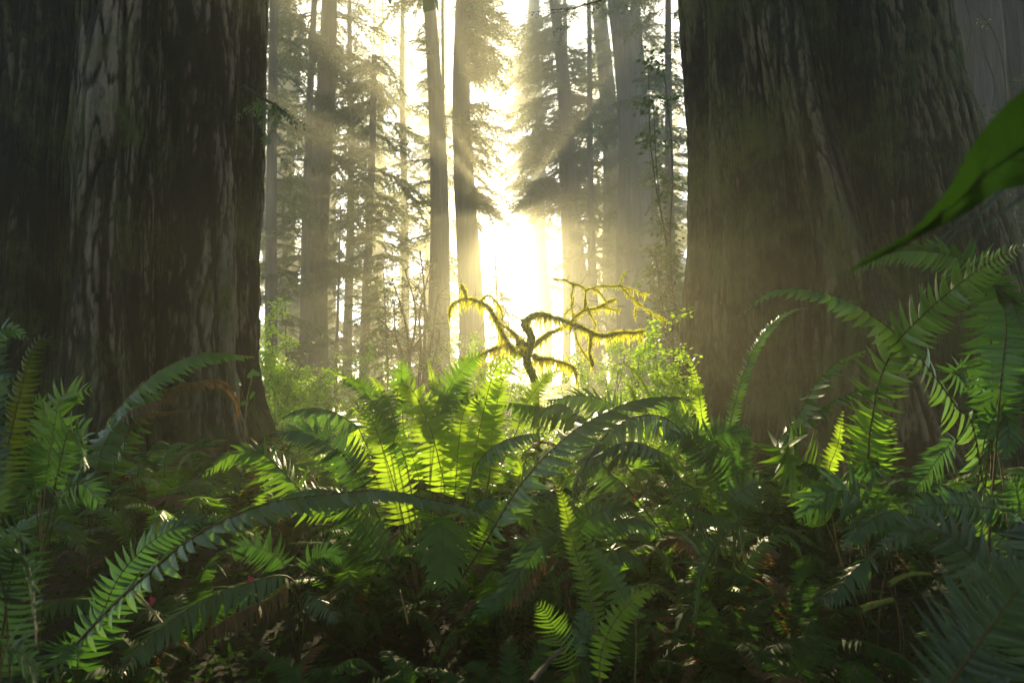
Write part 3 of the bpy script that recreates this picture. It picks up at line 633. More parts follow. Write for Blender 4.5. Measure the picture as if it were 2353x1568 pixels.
# right fern group
F1 = plant('large dark fern on the right whose frond arches left across the giant', 2230, 1120, 2.4, group=g_)
frond(F1, 'rr', [(1790, 1130), (1700, 1000), (1600, 860), (1450, 670), (1310, 520), (1150, 400), (1000, 310), (800, 250), (600, 232), (450, 290), (300, 425)], (2.3, 2.2, 2.3, 2.5), 56, 's', (-.2, -.7, .8), .75, .35, n=58, t0=.08, label='long green frond arching left')
frond(F1, 'rr', [(1900, 700), (1850, 200), (1750, 60), (1500, 0), (1300, 0), (1150, 55), (975, 158)], (2.3, 2.2, 2.3), 52, 'm', (-.1, -.6, .9), .7, .3, t0=.4)
frond(F1, 'rr', [(1950, 900), (1990, 420), (1900, 200), (2020, 300), (2080, 480)], (2., 1.9), 50, 'm', UP, .5, .3)
frond(F1, 'rr', [(1850, 900), (1650, 760), (1800, 720), (2050, 710), (2200, 760)], (2.6, 2.6), 40, 'm', UP, .8, .3)
frond(F1, 'rr', [(1900, 1100), (2050, 560), (2150, 420)], (2.2, 2.0), 60, 'm', FACE, .5, .3)
frond(F1, 'rr', [(1850, 1200), (1960, 1000), (2000, 1100), (1990, 1300)], (2.2, 2.1), 44, 'm', UP, .4, .3)
frond(F1, 'rr', [(1700, 1200), (1600, 1250), (1480, 1400), (1380, 1500)], (2.5, 2.4), 44, 'm', UP, .4, .3)
F2 = plant('glossy fern before the right giant, its silvery narrow frond curving up the bark', 1690, 1130, 3.4, group=g_)
frond(F2, 'rr', [(270, 1460), (240, 1300), (250, 1150), (290, 980), (340, 790), (420, 600), (520, 460), (640, 372), (775, 350)], (3.4, 3.4, 3.4), 22, 's', (-.75, -.35, .35), .25, .3, n=60, wfac=.5, roll=.5, label='narrow silvery frond curving up')
frond(F2, 'rr', [(320, 1480), (330, 1250), (360, 1120), (400, 1090)], (3.4, 3.4), 34, 'm', FACE, .3, .2)
frond(F2, 'rr', [(280, 1500), (200, 1300), (150, 1180), (60, 1130)], (3.3, 3.3), 34, 'm', FACE, .3, .2)
F3 = plant('glossy sword fern on the right with fronds fanning up beside the giant', 1985, 1180, 2.6, group=g_)
frond(F3, 'rr', [(1130, 1250), (1160, 1000), (1190, 830), (1250, 680), (1330, 540), (1500, 370), (1700, 200), (1900, 60), (2120, -40)], (2.5, 2.3, 2.0, 1.6), 70, 's', (-.45, -.5, .75), .3, .3, t0=.25, label='broad glossy frond rising to the right')
frond(F3, 'rr', [(900, 1400), (560, 1260), (690, 1030), (800, 830), (950, 680), (1180, 590)], (2.6, 2.5, 2.5), 54, 's', (-.4, -.5, .8), .7, .3, t0=.25)
frond(F3, 'rr', [(900, 1420), (590, 1260), (700, 1100), (850, 975), (1000, 892), (1150, 872), (1280, 920), (1385, 1035)], (2.5, 2.4, 2.3), 36, 's', (-.2, -.5, .9), .7, .3, t0=.25)
frond(F3, 'rr', [(760, 1450), (640, 1260), (630, 1205), (640, 1300), (668, 1450), (700, 1570)], (2.5, 2.3, 2.1), 84, 'g', (0, -.9, .6), .15, .35, t0=.4)
frond(F3, 'rr', [(880, 1440), (940, 1200), (972, 990)], (2.7, 2.8), 24, 'f', FACE, .2, .1, n=18, fid=True)
frond(F3, 'rr', [(1130, 1400), (1150, 1150), (1165, 985)], (2.6, 2.6), 66, 'g', FACE, .35, .2)
frond(F3, 'rr', [(1080, 1450), (1200, 1330), (1100, 1330), (900, 1420)], (2.4, 2.3), 44, 'm', UP, .4, .3)
F4 = plant('dark fern low on the right with a yellowish arched stem', 2045, 1330, 2.0, group=g_)
frond(F4, 'br', [(1460, 380), (1390, 240), (1300, 140), (1180, 93), (1080, 105), (960, 190), (900, 300)], (2., 2., 1.95), 62, 'm', (0, -.6, .9), .5, .3)
frond(F4, 'br', [(1500, 420), (1640, 300), (1480, 230), (1300, 330), (1180, 480)], (1.9, 1.8), 50, 'm', UP, .5, .3)
frond(F4, 'br', [(1400, 560), (1260, 600), (1120, 760), (1000, 800)], (1.8, 1.7), 40, 'm', UP, .5, .3)
F5 = plant('shadowed fern at the right edge with a flat horizontal frond', 2340, 1220, 2.0, group=g_)
frond(F5, 'br', [(2353, 300), (2200, 225), (1960, 186), (1780, 182), (1560, 222)], (2., 2.), 46, 'm', (0, -.7, .8), .1, .2)
frond(F5, 'br', [(2330, 250), (2300, 100), (2240, 30)], (2., 2.), 50, 'm', FACE, .4, .3)
F6 = plant('broad green fern near the bottom right corner with a big curved frond', 2430, 1500, 1.15, group=g_)
frond(F6, 'br', [(2420, 900), (2340, 790), (2200, 680), (2030, 530), (1900, 402), (1780, 347), (1690, 338), (1540, 390), (1330, 545)], (1.1, 1.1, 1.15), 98, 'p', (-.15, -.75, .8), .4, .35, n=60, wfac=.52, t0=.08)
frond(F6, 'br', [(2500, 900), (2480, 560), (2400, 330), (2250, 300)], (1.2, 1.3), 80, 'p', UP, .5, .3)
F7 = plant('pale out-of-focus fern filling the bottom right corner closest to the camera', 2360, 1820, .85, group=g_)
frond(F7, 'br', [(1800, 1480), (1890, 1320), (2040, 1110), (2250, 820), (2420, 600)], (.8, .78, .75), 120, 'p', (-.2, -.8, .6), .1, .3, n=40, t0=.05, stipe=False)
frond(F7, 'br', [(2300, 1420), (2160, 1240), (2010, 1120), (1820, 1190)], (.82, .8), 80, 'p', (0, -.8, .6), .2, .3, stipe=False)

# library ferns that fill the floor
LIB = []
for k in range(10):
    r = np.random.default_rng(900 + k)
    up_, out = r.uniform(.45, .95), r.uniform(.45, .9)
    P = np.array([[0, 0, 0], [out * .12, 0, up_ * .45], [out * .38, 0, up_ * .85], [out * .75, 0, up_ * .93], [out * 1.1, r.normal(0, .05), up_ * r.uniform(.6, .85)]])
    L = np.linalg.norm(np.diff(P, axis=0), axis=1).sum(); P = P / L
    V, Q, Vs, Qs = frond_geo(P, (-.6, 0, .8), r.uniform(.095, .125), 46, .16, r.uniform(.2, .6), .3, .5, False, .25, 900 + k)
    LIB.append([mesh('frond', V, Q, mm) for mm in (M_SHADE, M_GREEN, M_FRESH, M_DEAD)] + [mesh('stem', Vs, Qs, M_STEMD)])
def lib_fern(x, y, label, size, n, mat, seed, group):
    r = np.random.default_rng(seed)
    root = thing('sword_fern', label, 'fern', (x, y, float(ground_z(x, y)) - .02), group)
    for k in range(n):
        l = LIB[r.integers(len(LIB))]
        dead = r.random() < .09
        f = link('frond', l[3] if dead else l[mat if r.random() < .75 else max(0, mat - 1)], root)
        if dead: f['label'] = 'withered brown frond'
        sc = size * r.uniform(.7, 1.15)
        f.scale = (sc, sc, sc)
        f.rotation_euler = (r.normal(0, .15), r.normal(-.05, .2), 2 * math.pi * (k + r.uniform(-.3, .3)) / n)
        link('stem', l[4], f)
    return root
fx = 'ferns filling the forest floor'
SPOTS = [  # picture u, distance, label, size, fronds, leaf tone painted for the light there
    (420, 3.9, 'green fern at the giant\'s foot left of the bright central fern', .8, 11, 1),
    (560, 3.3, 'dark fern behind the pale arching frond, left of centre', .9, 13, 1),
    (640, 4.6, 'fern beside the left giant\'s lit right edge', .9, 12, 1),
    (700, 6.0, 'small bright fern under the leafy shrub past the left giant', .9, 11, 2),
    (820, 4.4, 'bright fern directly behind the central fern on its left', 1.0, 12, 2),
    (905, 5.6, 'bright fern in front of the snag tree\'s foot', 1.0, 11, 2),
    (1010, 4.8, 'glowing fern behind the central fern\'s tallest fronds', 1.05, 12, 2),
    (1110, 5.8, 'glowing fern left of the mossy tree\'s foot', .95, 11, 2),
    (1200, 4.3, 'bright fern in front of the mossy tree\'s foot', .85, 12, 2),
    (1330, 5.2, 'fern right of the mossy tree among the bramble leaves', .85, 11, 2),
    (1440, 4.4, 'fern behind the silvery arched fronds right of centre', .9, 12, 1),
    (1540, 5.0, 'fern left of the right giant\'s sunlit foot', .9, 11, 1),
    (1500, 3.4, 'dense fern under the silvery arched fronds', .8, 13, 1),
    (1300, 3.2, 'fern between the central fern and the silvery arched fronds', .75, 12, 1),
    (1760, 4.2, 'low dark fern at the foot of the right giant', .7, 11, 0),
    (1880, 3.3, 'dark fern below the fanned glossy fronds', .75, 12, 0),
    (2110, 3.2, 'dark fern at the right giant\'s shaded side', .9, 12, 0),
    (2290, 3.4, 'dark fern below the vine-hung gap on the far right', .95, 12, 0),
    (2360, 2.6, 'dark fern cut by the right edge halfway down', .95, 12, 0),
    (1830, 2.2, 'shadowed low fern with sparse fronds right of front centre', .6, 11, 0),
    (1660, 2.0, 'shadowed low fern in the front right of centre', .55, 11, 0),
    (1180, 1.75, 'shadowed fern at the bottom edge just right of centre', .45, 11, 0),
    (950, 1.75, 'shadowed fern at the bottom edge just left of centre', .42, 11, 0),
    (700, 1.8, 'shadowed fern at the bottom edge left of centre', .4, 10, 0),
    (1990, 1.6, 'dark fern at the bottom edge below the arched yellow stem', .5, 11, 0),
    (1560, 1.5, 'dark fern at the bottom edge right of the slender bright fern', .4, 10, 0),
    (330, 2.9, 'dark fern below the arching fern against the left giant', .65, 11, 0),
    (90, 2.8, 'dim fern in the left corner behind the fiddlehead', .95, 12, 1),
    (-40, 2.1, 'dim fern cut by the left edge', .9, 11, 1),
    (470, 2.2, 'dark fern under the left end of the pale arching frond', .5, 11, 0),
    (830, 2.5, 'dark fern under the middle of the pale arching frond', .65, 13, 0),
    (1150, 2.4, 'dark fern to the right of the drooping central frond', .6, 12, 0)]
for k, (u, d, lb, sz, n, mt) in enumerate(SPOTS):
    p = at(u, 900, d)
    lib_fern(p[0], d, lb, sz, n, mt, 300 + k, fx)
r = np.random.default_rng(56)
k = 0
while k < 52:
    d = r.uniform(1.9, 5.6); u = r.uniform(330, 1950) if d > 2.6 else r.uniform(420, 1800)
    if abs(u - 970) < 90 and 2.3 < d < 3.1: continue
    p = at(u, 900, d)
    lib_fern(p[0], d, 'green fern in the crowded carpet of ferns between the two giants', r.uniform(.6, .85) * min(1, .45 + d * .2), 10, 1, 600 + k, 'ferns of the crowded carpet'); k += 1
r = np.random.default_rng(55)
k = 0
while k < 58:
    d = r.uniform(1.25, 3.6); u = r.uniform(-220, 2900); p = at(u, 900, d)
    if abs(u - 970) < 120 and 2.3 < d < 3.1: continue
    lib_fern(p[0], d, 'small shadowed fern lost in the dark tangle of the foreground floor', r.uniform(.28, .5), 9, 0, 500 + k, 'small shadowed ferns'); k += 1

# ------------------------------------------------------------------ mossy crooked tree
root0 = at(1232, 935, 6.5); root0[2] = float(ground_z(root0[0], root0[1])) - .05
MT = thing('mossy_tree', 'crooked little tree draped in glowing yellow moss in the sunbeam', 'tree', root0)
def limb(nm, pts, r0, r1, d0=6.5, d1=6.5, moss=1., hangl=.10, seed=0):
    r = np.random.default_rng(seed + 50)
    pp = pix('m', pts)
    P = np.array([at(u, v, q) for (u, v), q in zip(pp, np.linspace(d0, d1, len(pp)))]) - root0
    if nm == 'trunk': P = np.vstack([[0, 0, 0], P])
    n = max(16, len(P) * 7)
    P = spline(P, n); P += r.normal(0, .002, P.shape)
    rr = .82 * np.linspace(r0, r1, n) * (1 + .18 * np.sin(np.linspace(0, 9, n) + seed)) * r.uniform(.9, 1.15, n)
    Lm = np.linalg.norm(np.diff(P, axis=0), axis=1).sum()
    A = Acc(); A.add(*tube(P, rr, 10, bump=.35, bs=14))
    for k in range(int(Lm * 11)):
        b = P[r.integers(n // 3, n)]; dv = nrm(r.normal(size=3) + [0, 0, .2]) * r.uniform(.05, .26)
        tw = spline([b, b + dv * .5 + r.normal(0, .02, 3), b + dv + [0, 0, -.02]], 7)
        A.add(*tube(tw, np.linspace(.004, .0015, 7), 4))
    lo = link(nm, A.mesh(nm, M_MOSSBARK), MT)
    # fuzz + hanging strands
    A = Acc()
    nf = int(2600 * Lm * moss)
    t = r.random(nf) * (n - 1)
    c = np.stack([np.interp(t, np.arange(n), P[:, k]) for k in range(3)], 1); rd = np.interp(t, np.arange(n), rr)
    dv = nrm(r.normal(size=(nf, 3)) + [0, 0, .25])
    V, Q = leafquads(c + dv * rd[:, None] * .85, nrm(dv + r.normal(0, .35, (nf, 3))), nrm(r.normal(size=(nf, 3))), r.uniform(.010, .034, nf) * (1 + .5 * np.sin(t * .9)), .004); A.add(V, Q)
    ns = int(430 * Lm * moss)
    t = r.random(ns) * (n - 1)
    cl = perlin(np.stack([t * .9 + seed * 7, t * 0, t * 0], 1))
    c = np.stack([np.interp(t, np.arange(n), P[:, k]) for k in range(3)], 1); rd = np.interp(t, np.arange(n), rr)
    for k in range(ns):
        if cl[k] < -.12: continue
        ln = 1.6 * hangl * np.clip(.45 + cl[k] * 2.6, .12, 2.0) * r.uniform(.3, 1.2)
        b = c[k] + np.array([r.normal(0, .4) * rd[k], r.normal(0, .4) * rd[k], -rd[k] * .8])
        q = np.linspace(0, 1, 5)[:, None]
        sw = r.normal(0, .12, 2)
        cen = b + np.concatenate([sw[0] * ln * q ** 1.5 + r.normal(0, .003, (5, 1)), sw[1] * ln * q ** 1.5, -ln * q], 1)
        a = r.uniform(0, 3.14); wv = np.array([math.cos(a), math.sin(a), 0]) * .0055
        wd = np.array([1, 1.1, .8, .5, .1])[:, None]
        V = np.concatenate([cen - wv * wd, cen + wv * wd]); Q = np.array([[i, i + 1, i + 6, i + 5] for i in range(4)]); A.add(V, Q)
    link('moss', A.mesh('moss', M_MOSS, False), lo)
    return lo
limb('trunk', [(1005, 1180), (985, 1020), (935, 900), (930, 800), (955, 700), (960, 620), (915, 560), (885, 520)], .052, .055, moss=.8, hangl=.04, seed=1)
limb('limb', [(885, 520), (935, 490), (985, 450), (1060, 445), (1150, 470), (1250, 500), (1350, 540), (1450, 580), (1530, 620), (1620, 635), (1700, 615), (1790, 605), (1880, 605), (1980, 590)], .04, .014, 6.5, 6.2, seed=2)
limb('limb', [(935, 810), (860, 790), (790, 740), (740, 670), (690, 570), (640, 470), (580, 380), (500, 330), (400, 305), (310, 325), (240, 380), (235, 470)], .036, .008, 6.5, 6.7, seed=3, hangl=.12)
limb('limb', [(900, 790), (855, 720), (830, 640), (770, 580), (700, 535), (660, 500)], .028, .012, 6.5, 6.4, seed=4, hangl=.05)
limb('limb', [(920, 720), (880, 680), (860, 690), (830, 720)], .03, .02, 6.4, 6.35, seed=14, hangl=.06)
limb('limb', [(830, 770), (760, 710), (660, 740), (560, 780), (450, 830), (330, 850)], .03, .012, 6.6, 6.9, seed=5, hangl=.14)
limb('limb', [(960, 740), (1020, 690), (1100, 630), (1200, 580), (1290, 530), (1350, 470), (1430, 410), (1540, 390), (1640, 340), (1720, 300)], .032, .006, 6.6, 6.9, moss=.7, seed=6, hangl=.07)
limb('limb', [(980, 810), (1040, 840), (1120, 840), (1200, 860), (1290, 890), (1350, 930), (1370, 1000)], .03, .008, 6.4, 6.1, seed=7, hangl=.14)
limb('limb', [(1440, 410), (1440, 320), (1445, 230), (1380, 180), (1310, 165), (1250, 135), (1150, 132)], .014, .004, 6.8, 6.8, moss=.4, seed=8, hangl=.05)
limb('limb', [(1450, 230), (1520, 205), (1590, 190), (1680, 195), (1750, 190), (1850, 220), (1940, 260), (2015, 262)], .011, .003, 6.8, 6.7, moss=.4, seed=9, hangl=.05)
limb('limb', [(1745, 195), (1770, 130), (1800, 60)], .008, .003, 6.75, 6.75, moss=.4, seed=10, hangl=.03)
limb('limb', [(1760, 200), (1830, 270), (1910, 340), (2010, 420), (2170, 500)], .008, .002, 6.75, 6.6, moss=.4, seed=11, hangl=.05)
limb('limb', [(1490, 600), (1495, 680), (1480, 760), (1495, 840), (1510, 900)], .012, .022, 6.35, 6.3, seed=12, hangl=.07)
limb('limb', [(1350, 600), (1380, 700), (1430, 790), (1470, 850)], .007, .007, 6.4, 6.35, moss=.5, seed=13, hangl=.03)
limb('limb', [(520, 320), (570, 275), (620, 300), (690, 390), (710, 500)], .008, .003, 6.6, 6.5, moss=.6, seed=15, hangl=.07)
limb('limb', [(385, 310), (375, 240), (335, 170)], .012, .008, 6.65, 6.6, moss=1.4, seed=16, hangl=.09)
limb('limb', [(1340, 290), (1320, 380), (1260, 440), (1250, 470)], .006, .003, 6.8, 6.8, moss=.4, seed=17, hangl=.04)
limb('limb', [(1340, 170), (1320, 290), (1330, 420), (1340, 480)], .005, .003, 6.8, 6.7, moss=.4, seed=18, hangl=.04)
limb('limb', [(1500, 215), (1560, 240), (1600, 290), (1640, 350)], .006, .003, 6.8, 6.7, moss=.5, seed=19, hangl=.06)
limb('limb', [(1445, 320), (1470, 400), (1510, 480), (1550, 560)], .006, .003, 6.8, 6.7, moss=.5, seed=20, hangl=.05)
limb('limb', [(1600, 375), (1680, 400), (1760, 395)], .007, .003, 6.85, 6.8, moss=.5, seed=21, hangl=.07)
limb('limb', [(1920, 350), (1890, 400), (1890, 480)], .004, .002, 6.7, 6.7, moss=.5, seed=22, hangl=.05)

# ------------------------------------------------------------------ shrubs
def shrub(name, label, foot, tips, leafmat_, r0, nleaf, lsize, spread, seed, cat='shrub', group=None, droop=.3, twigs=3, foot_z=None):
    """tips: 3D points the main stems reach; leaves crowd the outer stems"""
    r = np.random.default_rng(seed)
    foot = np.array(foot, float)
    root = thing(name, label, cat, foot, group)
    A = Acc(); LP = []
    for tp in tips:
        tp = np.array(tp) - foot; n = 10
        P = spline([[0, 0, 0], tp * .35 + r.normal(0, .05, 3) * np.linalg.norm(tp), tp * .7 + r.normal(0, .05, 3) * np.linalg.norm(tp), tp], n)
        V, Q = tube(P, np.linspace(r0, r0 * .25, n), 5); A.add(V, Q)
        for k in range(twigs * 4):
            b = P[r.integers(3, n)]; e = b + nrm(r.normal(size=3) * [1, 1, .6]) * spread * r.uniform(.4, 1)
            T_ = spline([b, (b + e) / 2 + r.normal(0, .03, 3), e], 5)
            V, Q = tube(T_, np.linspace(r0 * .3, r0 * .1, 5), 3); A.add(V, Q)
            m = max(1, nleaf // (len(tips) * twigs * 4))
            q = r.uniform(.2, 1.08, m)[:, None]
            LP.append(b + (e - b) * q + r.normal(0, .05 * spread + lsize * .5, (m, 3)))
    link('branch', A.mesh('branch', M_TWIG), root)
    LP = np.vstack(LP); m = len(LP)
    D = nrm(r.normal(size=(m, 3)) * [1, 1, .4] + [0, 0, -droop]); Nn = nrm(np.array([0, 0, 1.]) + r.normal(0, .55, (m, 3)))
    Nn = nrm(Nn - D * np.sum(Nn * D, 1)[:, None])
    V, Q = leafquads(LP, D, Nn, lsize * r.uniform(.6, 1.3, m), lsize * .3 * r.uniform(.7, 1.2, m))
    link('foliage', mesh('foliage', V, Q, leafmat_, smooth=False), root)
    return root
def gp(u, d):
    p = at(u, 900, d); return np.array([p[0], d, float(ground_z(p[0], d)) - .03])
sg = 'leafy shrubs behind the ferns'
shrub('leafy_tree', 'small crooked broadleaf tree with round leaf clusters before the dark trunk pair', gp(957, 15), [at(u, v, d) for u, v, d in ((905, 690, 15), (930, 620, 15.2), (965, 575, 15), (990, 610, 15.3), (900, 640, 14.8), (1005, 680, 15), (880, 740, 15), (960, 660, 14.8), (1010, 760, 15))], M_EVER, .06, 3800, .075, .55, 31, cat='tree', twigs=5)
shrub('huckleberry_shrub', 'bright lime green sapling leaves beside the left giant\'s lit edge', gp(640, 13), [at(u, v, d) for u, v, d in ((620, 730, 13), (655, 780, 13.2), (612, 830, 12.8), (690, 830, 13), (640, 690, 13.3), (670, 870, 12.8), (625, 890, 12.5), (600, 780, 13))], M_LEAFB, .014, 4200, .085, .5, 32, group=sg)
shrub('huckleberry_shrub', 'low bright green shrub before the thick straight trunk on the left', gp(715, 13.6), [at(u, v, d) for u, v, d in ((690, 850, 13.6), (740, 860, 13.6), (780, 880, 13.6), (660, 880, 13.3), (720, 900, 13))], M_LEAFB, .012, 2600, .08, .5, 33, group=sg)
shrub('salmonberry_shrub', 'brightest green leafy shrub touching the right giant\'s sunlit left foot', gp(1530, 6.8), [at(u, v, d) for u, v, d in ((1545, 735, 6.8), (1500, 770, 6.8), (1560, 790, 6.6), (1470, 810, 6.8), (1530, 830, 6.4), (1450, 850, 6.5), (1570, 850, 6.2))], M_LEAFB, .012, 3000, .062, .3, 34, group=sg)
shrub('salmonberry_shrub', 'tangled bramble right of the mossy trunk under its long limb', gp(1370, 8), [at(u, v, d) for u, v, d in ((1300, 810, 8), (1350, 790, 8.2), (1400, 800, 8), (1440, 790, 8), (1280, 850, 7.6), (1350, 850, 7.5), (1420, 850, 7.4), (1480, 790, 8))], M_LEAFB, .01, 5200, .045, .32, 35, group=sg)
shrub('salmonberry_shrub', 'leafy thicket just left of the mossy trunk', gp(1150, 10), [at(u, v, d) for u, v, d in ((1100, 800, 10), (1140, 770, 10), (1190, 800, 10), (1220, 840, 9.5), (1060, 840, 10))], M_LEAFB, .01, 3200, .05, .4, 36, group=sg)
shrub('huckleberry_shrub', 'green thicket at the feet of the thin saplings left of centre', gp(850, 14), [at(u, v, d) for u, v, d in ((800, 830, 14), (850, 810, 14), (900, 830, 14), (770, 860, 13), (930, 850, 13))], M_LEAFB, .01, 3200, .06, .5, 37, group=sg)
shrub('huckleberry_shrub', 'leafy thicket at the feet of the dark trunk pair', gp(1030, 18), [at(u, v, d) for u, v, d in ((980, 820, 18), (1040, 800, 18), (1090, 790, 18), (1110, 830, 17))], M_LEAFB, .012, 3200, .08, .7, 38, group=sg)
shrub('rhododendron_shrub', 'glossy evergreen shrub showing leaves along the right giant\'s left edge', gp(1600, 11.5), [at(u, v, d) for u, v, d in ((1490, 160, 11), (1500, 230, 11), (1520, 130, 11), (1505, 560, 11), (1500, 610, 11), (1520, 520, 11.2), (1530, 650, 11), (1525, 590, 11), (1510, 690, 11))], M_EVER, .03, 2400, .13, .38, 39, group=sg, twigs=4)
shrub('huckleberry_shrub', 'dim leafy shrub in the gap right of the right giant', gp(2330, 8.2), [at(u, v, d) for u, v, d in ((2270, 380, 8.6), (2310, 300, 8.6), (2330, 480, 8.4), (2350, 560, 8.2), (2320, 180, 8.8), (2290, 250, 8.8), (2240, 60, 9.5))], M_EVER, .012, 1500, .07, .4, 40, group=sg)

# vines in the right-hand gap
vr = np.random.default_rng(77)
for k, (pts, lb) in enumerate((([(2205, -40), (2230, 60), (2215, 150), (2240, 260), (2270, 340), (2300, 470)], 'thin vine hanging nearest the right giant in the far right gap'),
                    ([(2270, -40), (2255, 90), (2285, 200), (2265, 330), (2290, 430)], 'thin wavy vine in the middle of the far right gap'),
                    ([(2250, 30), (2280, 70), (2300, 130), (2310, 230), (2295, 330)], 'thin vine hanging nearest the dark edge trunk'))):
    P = spline([at(u, v, 10.6) for u, v in pts], 40); g0 = P[-1].copy()
    V, Q = tube(P - g0, .012, 5)
    tag(link('vine', mesh('vine', V, Q, M_TWIG)), lb, 'vine', 'vines in the far right gap').location = g0
P = spline([at(2150, 92, 9.6), at(2230, 70, 9.5), at(2300, 40, 9.4)], 12)

# ------------------------------------------------------------------ boughs of the giants dipping into view
def sprig(root, pts, d, n, seed, leaf, mat):
    r = np.random.default_rng(seed); o0 = np.array(root.location)
    A = Acc(); ax = spline([at(u, v, q) for (u, v), q in zip(pts, np.linspace(*d, len(pts)))], 16) - o0
    V, Q = tube(ax, np.linspace(.03, .004, 16), 5); A.add(V, Q, 0)
    for k in range(n):
        t = r.uniform(.3, 1); b = np.array([np.interp(t, np.linspace(0, 1, 16), ax[:, c]) for c in range(3)])
        D = nrm(np.array([r.normal(-.4, .5), r.normal(0, .4), r.uniform(-1.1, .1)])); L = r.uniform(.15, .5)
        tw = b + D * np.linspace(0, L, 6)[:, None] + np.array([0, 0, -.15]) * np.linspace(0, 1, 6)[:, None] ** 2 * L
        V, Q = tube(tw, np.linspace(.004, .001, 6), 3); A.add(V, Q, 0)
        m = int(L / .008); q = r.random(m); pp = tw[0] + (tw[-1] - tw[0]) * q[:, None]
        sd = nrm(np.cross(D, [0, 1, 0])) * np.where(np.arange(m) % 2 == 0, 1, -1)[:, None]
        dd = nrm(D * .6 + sd + r.normal(0, .15, (m, 3)))
        V, Q = leafquads(pp, dd, nrm(np.cross(dd, np.cross([0, -1., .3], dd))), leaf, leaf * .12); A.add(V, Q, 1)
    link('bough', A.mesh('bough', [M_TWIG, mat], False), root)
sprig(GR, [(1640, -330), (1500, -120), (1420, -20), (1300, 25)], (6.2, 5.2), 22, 5, .032, M_NEEDLE)
sprig(GL, [(560, 200), (600, 225), (630, 240), (660, 262)], (6.6, 6.4), 16, 6, .05, M_EVER)

hv_ = at(565, 935, 3.45)
HV = thing('heart_leaf_vine', 'little vine with pale heart shaped leaves at the left giant\'s right foot', 'vine', hv_)
A = Acc(); stem = spline([at(u, v, 3.45) for u, v in ((560, 1010), (565, 935), (570, 900), (580, 860))], 20) - hv_; A.add(*tube(stem, .004, 5))
A.add(*tube(spline([stem[10], at(548, 878, 3.45) - hv_], 6), .0015, 4)); A.add(*tube(spline([stem[6], at(586, 912, 3.42) - hv_], 6), .0015, 4))
link('stem', A.mesh('stem', M_STEM), HV)
for u, v, sz, tl in ((582, 858, 15, .3), (548, 876, 11, .9), (580, 906, 11, -.5), (562, 926, 9, .7), (601, 862, 12, 1.5)):
    a = np.linspace(0, 2 * math.pi, 18, endpoint=False); k_ = sz / F * 3.45
    hx = np.sin(a) ** 3 * 1.0; hz = (13 * np.cos(a) - 5 * np.cos(2 * a) - 2 * np.cos(3 * a) - np.cos(4 * a)) / 16
    rim = np.stack([hx, .25 * np.abs(hx) - .1, hz], 1) * k_; V = np.vstack([[0, 0, 0], rim]) @ rotm((1, 0, 0), .9 - tl * .5).T @ rotm((0, 1, 0), 2.6 + tl).T @ rotm((0, 0, 1), tl * 1.3).T + (at(u, v, 3.44) - hv_)
    link('leaf', mesh('leaf', V, np.array([[0, 1 + i, 1 + (i + 1) % 18] for i in range(18)]), M_MATURE), HV)

# ------------------------------------------------------------------ things lying on the floor
def stick(label, reg, pts, d, r0, r1, mat):
    pp = pix(reg, pts); P = np.array([at(u, v, q) for (u, v), q in zip(pp, np.linspace(*d, len(pp)))])
    o0 = P[0].copy(); V, Q = tube(spline(P, 26) - o0, np.linspace(r0, r1, 26), 7, bump=.3, bs=20)
    o_ = link('fallen_stick', mesh('fallen_stick', V, Q, mat)); o_.location = o0; tag(o_, label, 'stick')
stick('bare brown stick slanting up from the bottom edge right of centre', 'bm', [(1285, 1410), (1340, 1340), (1420, 1250), (1485, 1190)], (1.3, 1.45), .007, .005, M_TWIG)
stick('thin pale twig standing among the stems below the central fern', 'bm', [(440, 1010), (420, 920), (395, 820), (385, 780)], (2.0, 2.1), .004, .002, M_STEM)
stick('mossy yellow-green bent stick on the dark floor at right', 'br', [(1480, 700), (1540, 660), (1640, 630), (1745, 632)], (1.7, 1.75), .008, .005, M_MOSSBARK)
stick('short mossy stick lying below the bent one at right', 'br', [(1290, 865), (1380, 830), (1500, 800)], (1.55, 1.6), .009, .006, M_MOSSBARK)
stick('pale curved dead stem near the pink petal at front left', 'bl', [(920, 790), (980, 850), (1050, 930), (1110, 1005)], (1.7, 1.6), .004, .003, M_STEM)
for lb, reg, pt, d, sz in (('pink petal on the litter under the pale arching frond', 'bl', (1040, 850), 1.72, .014), ('pink petal near the withered frond left of centre', 'bl', (1712, 708), 2.1, .016)):
    c = at(*pix(reg, [pt])[0], d); a = np.linspace(0, 2 * math.pi, 14, endpoint=False)
    rim = np.stack([np.cos(a) * sz * .7, .3 * sz * np.cos(a * 2), np.sin(a) * sz * (1 + .2 * np.cos(3 * a))], 1)
    o_ = link('fallen_petal', mesh('fallen_petal', np.vstack([[0, .3 * sz, 0], rim]), np.array([[0, 1 + i, 1 + (i + 1) % 14] for i in range(14)]), M_PETAL)); o_.location = c; tag(o_, lb, 'petal')

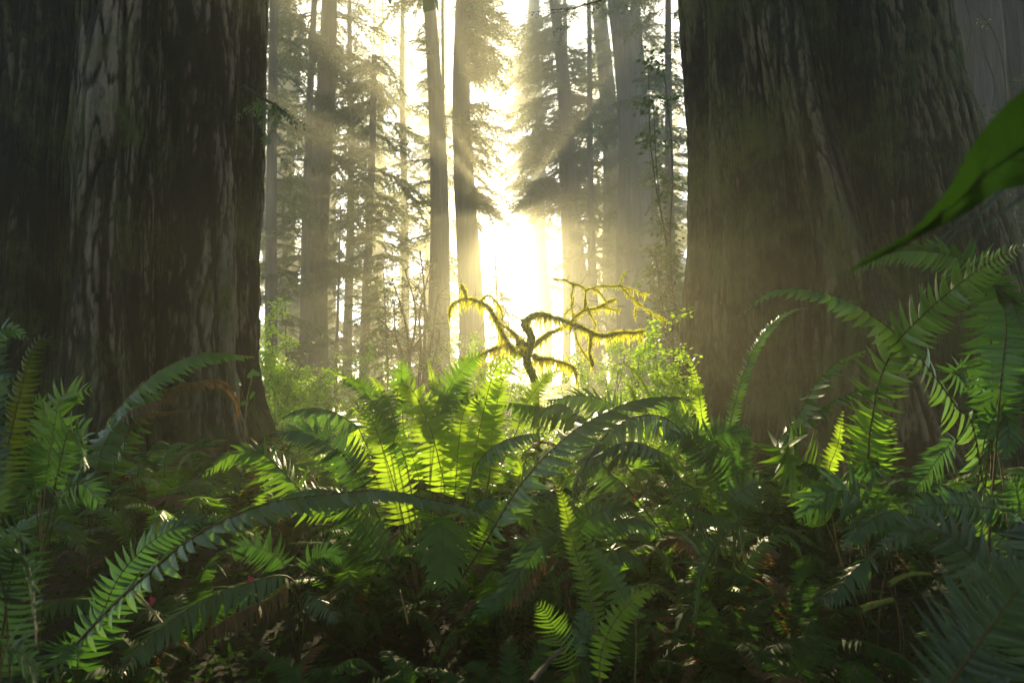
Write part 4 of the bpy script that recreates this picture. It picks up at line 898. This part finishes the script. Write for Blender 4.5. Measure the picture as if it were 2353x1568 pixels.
# ------------------------------------------------------------------ close leaf at the right edge
tip = at(1940, 632, .62)
upper = [(1940, 632), (1990, 590), (2080, 540), (2130, 490), (2180, 430), (2215, 365), (2250, 310), (2300, 250), (2352, 205), (2480, 90), (2640, 40)]
lower = [(1940, 632), (2000, 603), (2060, 575), (2110, 545), (2200, 500), (2250, 470), (2290, 440), (2352, 425), (2480, 380), (2600, 300), (2640, 40)]
n = 90
U_ = spline([(*p, 0) for p in upper], n)[:, :2]; L_ = spline([(*p, 0) for p in lower], n)[:, :2]
rows = []
for k in range(n):
    d = .62 - .10 * k / n
    ser = 3.2 * ((k % 3) / 3 - .4)
    a, b = U_[k] + np.array([-ser, -ser]), L_[k] + np.array([ser * .7, ser])
    row = []
    for q in np.linspace(0, 1, 7):
        row.append(at(*(a + (b - a) * q), d + .018 * math.sin(q * math.pi) + .004 * math.sin(k * .5 + q * 9)))
    rows.append(row)
V = np.array(rows).reshape(-1, 3)
i = np.arange(n - 1)[:, None] * 7; j = np.arange(6)[None, :]
Q = np.stack([i + j, i + j + 1, i + 8 + j, i + 7 + j], -1).reshape(-1, 4)
LF = thing('broadleaf_sapling', 'big serrated green leaf hanging close to the camera at the right edge', 'sapling', V.mean(0))
M_BIG = leafmat('big_leaf', (.007, .022, .003), (.024, .062, .006), (.022, .065, .004), .5, .6, 16, .15)
link('blade', mesh('blade', V - V.mean(0), Q, M_BIG), LF)
A = Acc(); R_ = np.array(rows) - V.mean(0)
e0 = R_[-1, 3]; g1 = np.array([1.15, .55, 0.0]) - V.mean(0)
P = spline([g1, g1 + [.02, .03, .5], g1 + [-.03, .0, 1.0], e0 + (g1 - e0) * [.5, .5, 0] + [0, 0, .06], e0], 30)
link('stem', mesh('stem', *tube(P, np.linspace(.006, .0022, 30), 6), M_TWIG), LF)
mid = R_[4:, 3] + np.array([0, .0015, 0]); A.add(*tube(mid, np.linspace(.0010, .0022, len(mid)), 6))
for k in range(8, n - 14, 7):
    for sd in (1, -1):
        P = np.array([R_[min(n - 1, k + 10 - abs(q) * 3), 3 + sd * q] + [0, .0012, 0] for q in (0, 1, 2, 3)][:4]); P = np.array([R_[min(n - 1, k + 3 * q), 3 - 0 + sd * q] + np.array([0, .0012, 0]) for q in (0, 1, 2)])
        A.add(*tube(spline(P, 8), np.linspace(.0007, .0003, 8), 4))
link('vein', A.mesh('vein', leafmat('leaf_vein', (.03, .06, .01), (.04, .08, .014), (.06, .13, .01), .4, .6)), LF)
for pts, d in (([(2300, 430), (2245, 470), (2190, 520), (2133, 576)], .66), ([(2320, 420), (2250, 490), (2200, 530), (2160, 572)], .68), ([(2420, 400), (2352, 450), (2270, 510), (2240, 550), (2216, 592)], .6)):
    P = spline([at(u, v, d) for u, v in pts], 24)
    A = Acc(); V, Q = tube(P - np.array(LF.location), np.linspace(.0026, .0012, 24), 6); A.add(V, Q)
    link('stalk', A.mesh('stalk', M_PALE), LF)

# ------------------------------------------------------------------ floor cover
def scatter(name, label, cat, n, fy, ux, mat, lsize, hgt, seed, flat=.5, wid=.28):
    r = np.random.default_rng(seed)
    y = r.uniform(*fy, n); x = (r.uniform(*ux, n) - 1176) / F * y
    cl = perlin(np.stack([x * .9, y * .9, x * 0 + seed], 1)); keep = cl + r.uniform(-.25, .35, n) > -.05
    x, y, cl = x[keep], y[keep], cl[keep]; m = len(x)
    z = ground_z(x, y) + r.random(m) ** 1.4 * hgt * np.clip(.6 + cl * 1.6, .1, 1.5)
    D = nrm(r.normal(size=(m, 3)) * [1, 1, .5]); Nn = nrm(np.array([0, 0, 1.]) + r.normal(0, flat, (m, 3))); Nn = nrm(Nn - D * np.sum(Nn * D, 1)[:, None])
    V, Q = leafquads(np.stack([x, y, z], 1), D, Nn, lsize * r.uniform(.5, 1.4, m), lsize * wid * r.uniform(.6, 1.2, m))
    tag(link(name, mesh(name, V, Q, mat, smooth=False)), label, cat, kind='stuff')
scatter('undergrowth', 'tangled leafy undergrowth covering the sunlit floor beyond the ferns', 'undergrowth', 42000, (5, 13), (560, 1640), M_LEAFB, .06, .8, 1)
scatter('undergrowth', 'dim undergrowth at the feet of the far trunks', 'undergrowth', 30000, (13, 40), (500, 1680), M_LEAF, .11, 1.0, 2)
scatter('leaf_litter', 'brown leaf litter and twigs on the shaded floor', 'leaf litter', 9000, (.9, 5), (-500, 2900), M_LITTER, .03, .10, 3, .6, .2)
scatter('undergrowth', 'low clover-like leaves among the shaded ferns', 'undergrowth', 30000, (1.0, 5), (-400, 2800), M_CLOVER, .045, .20, 4)
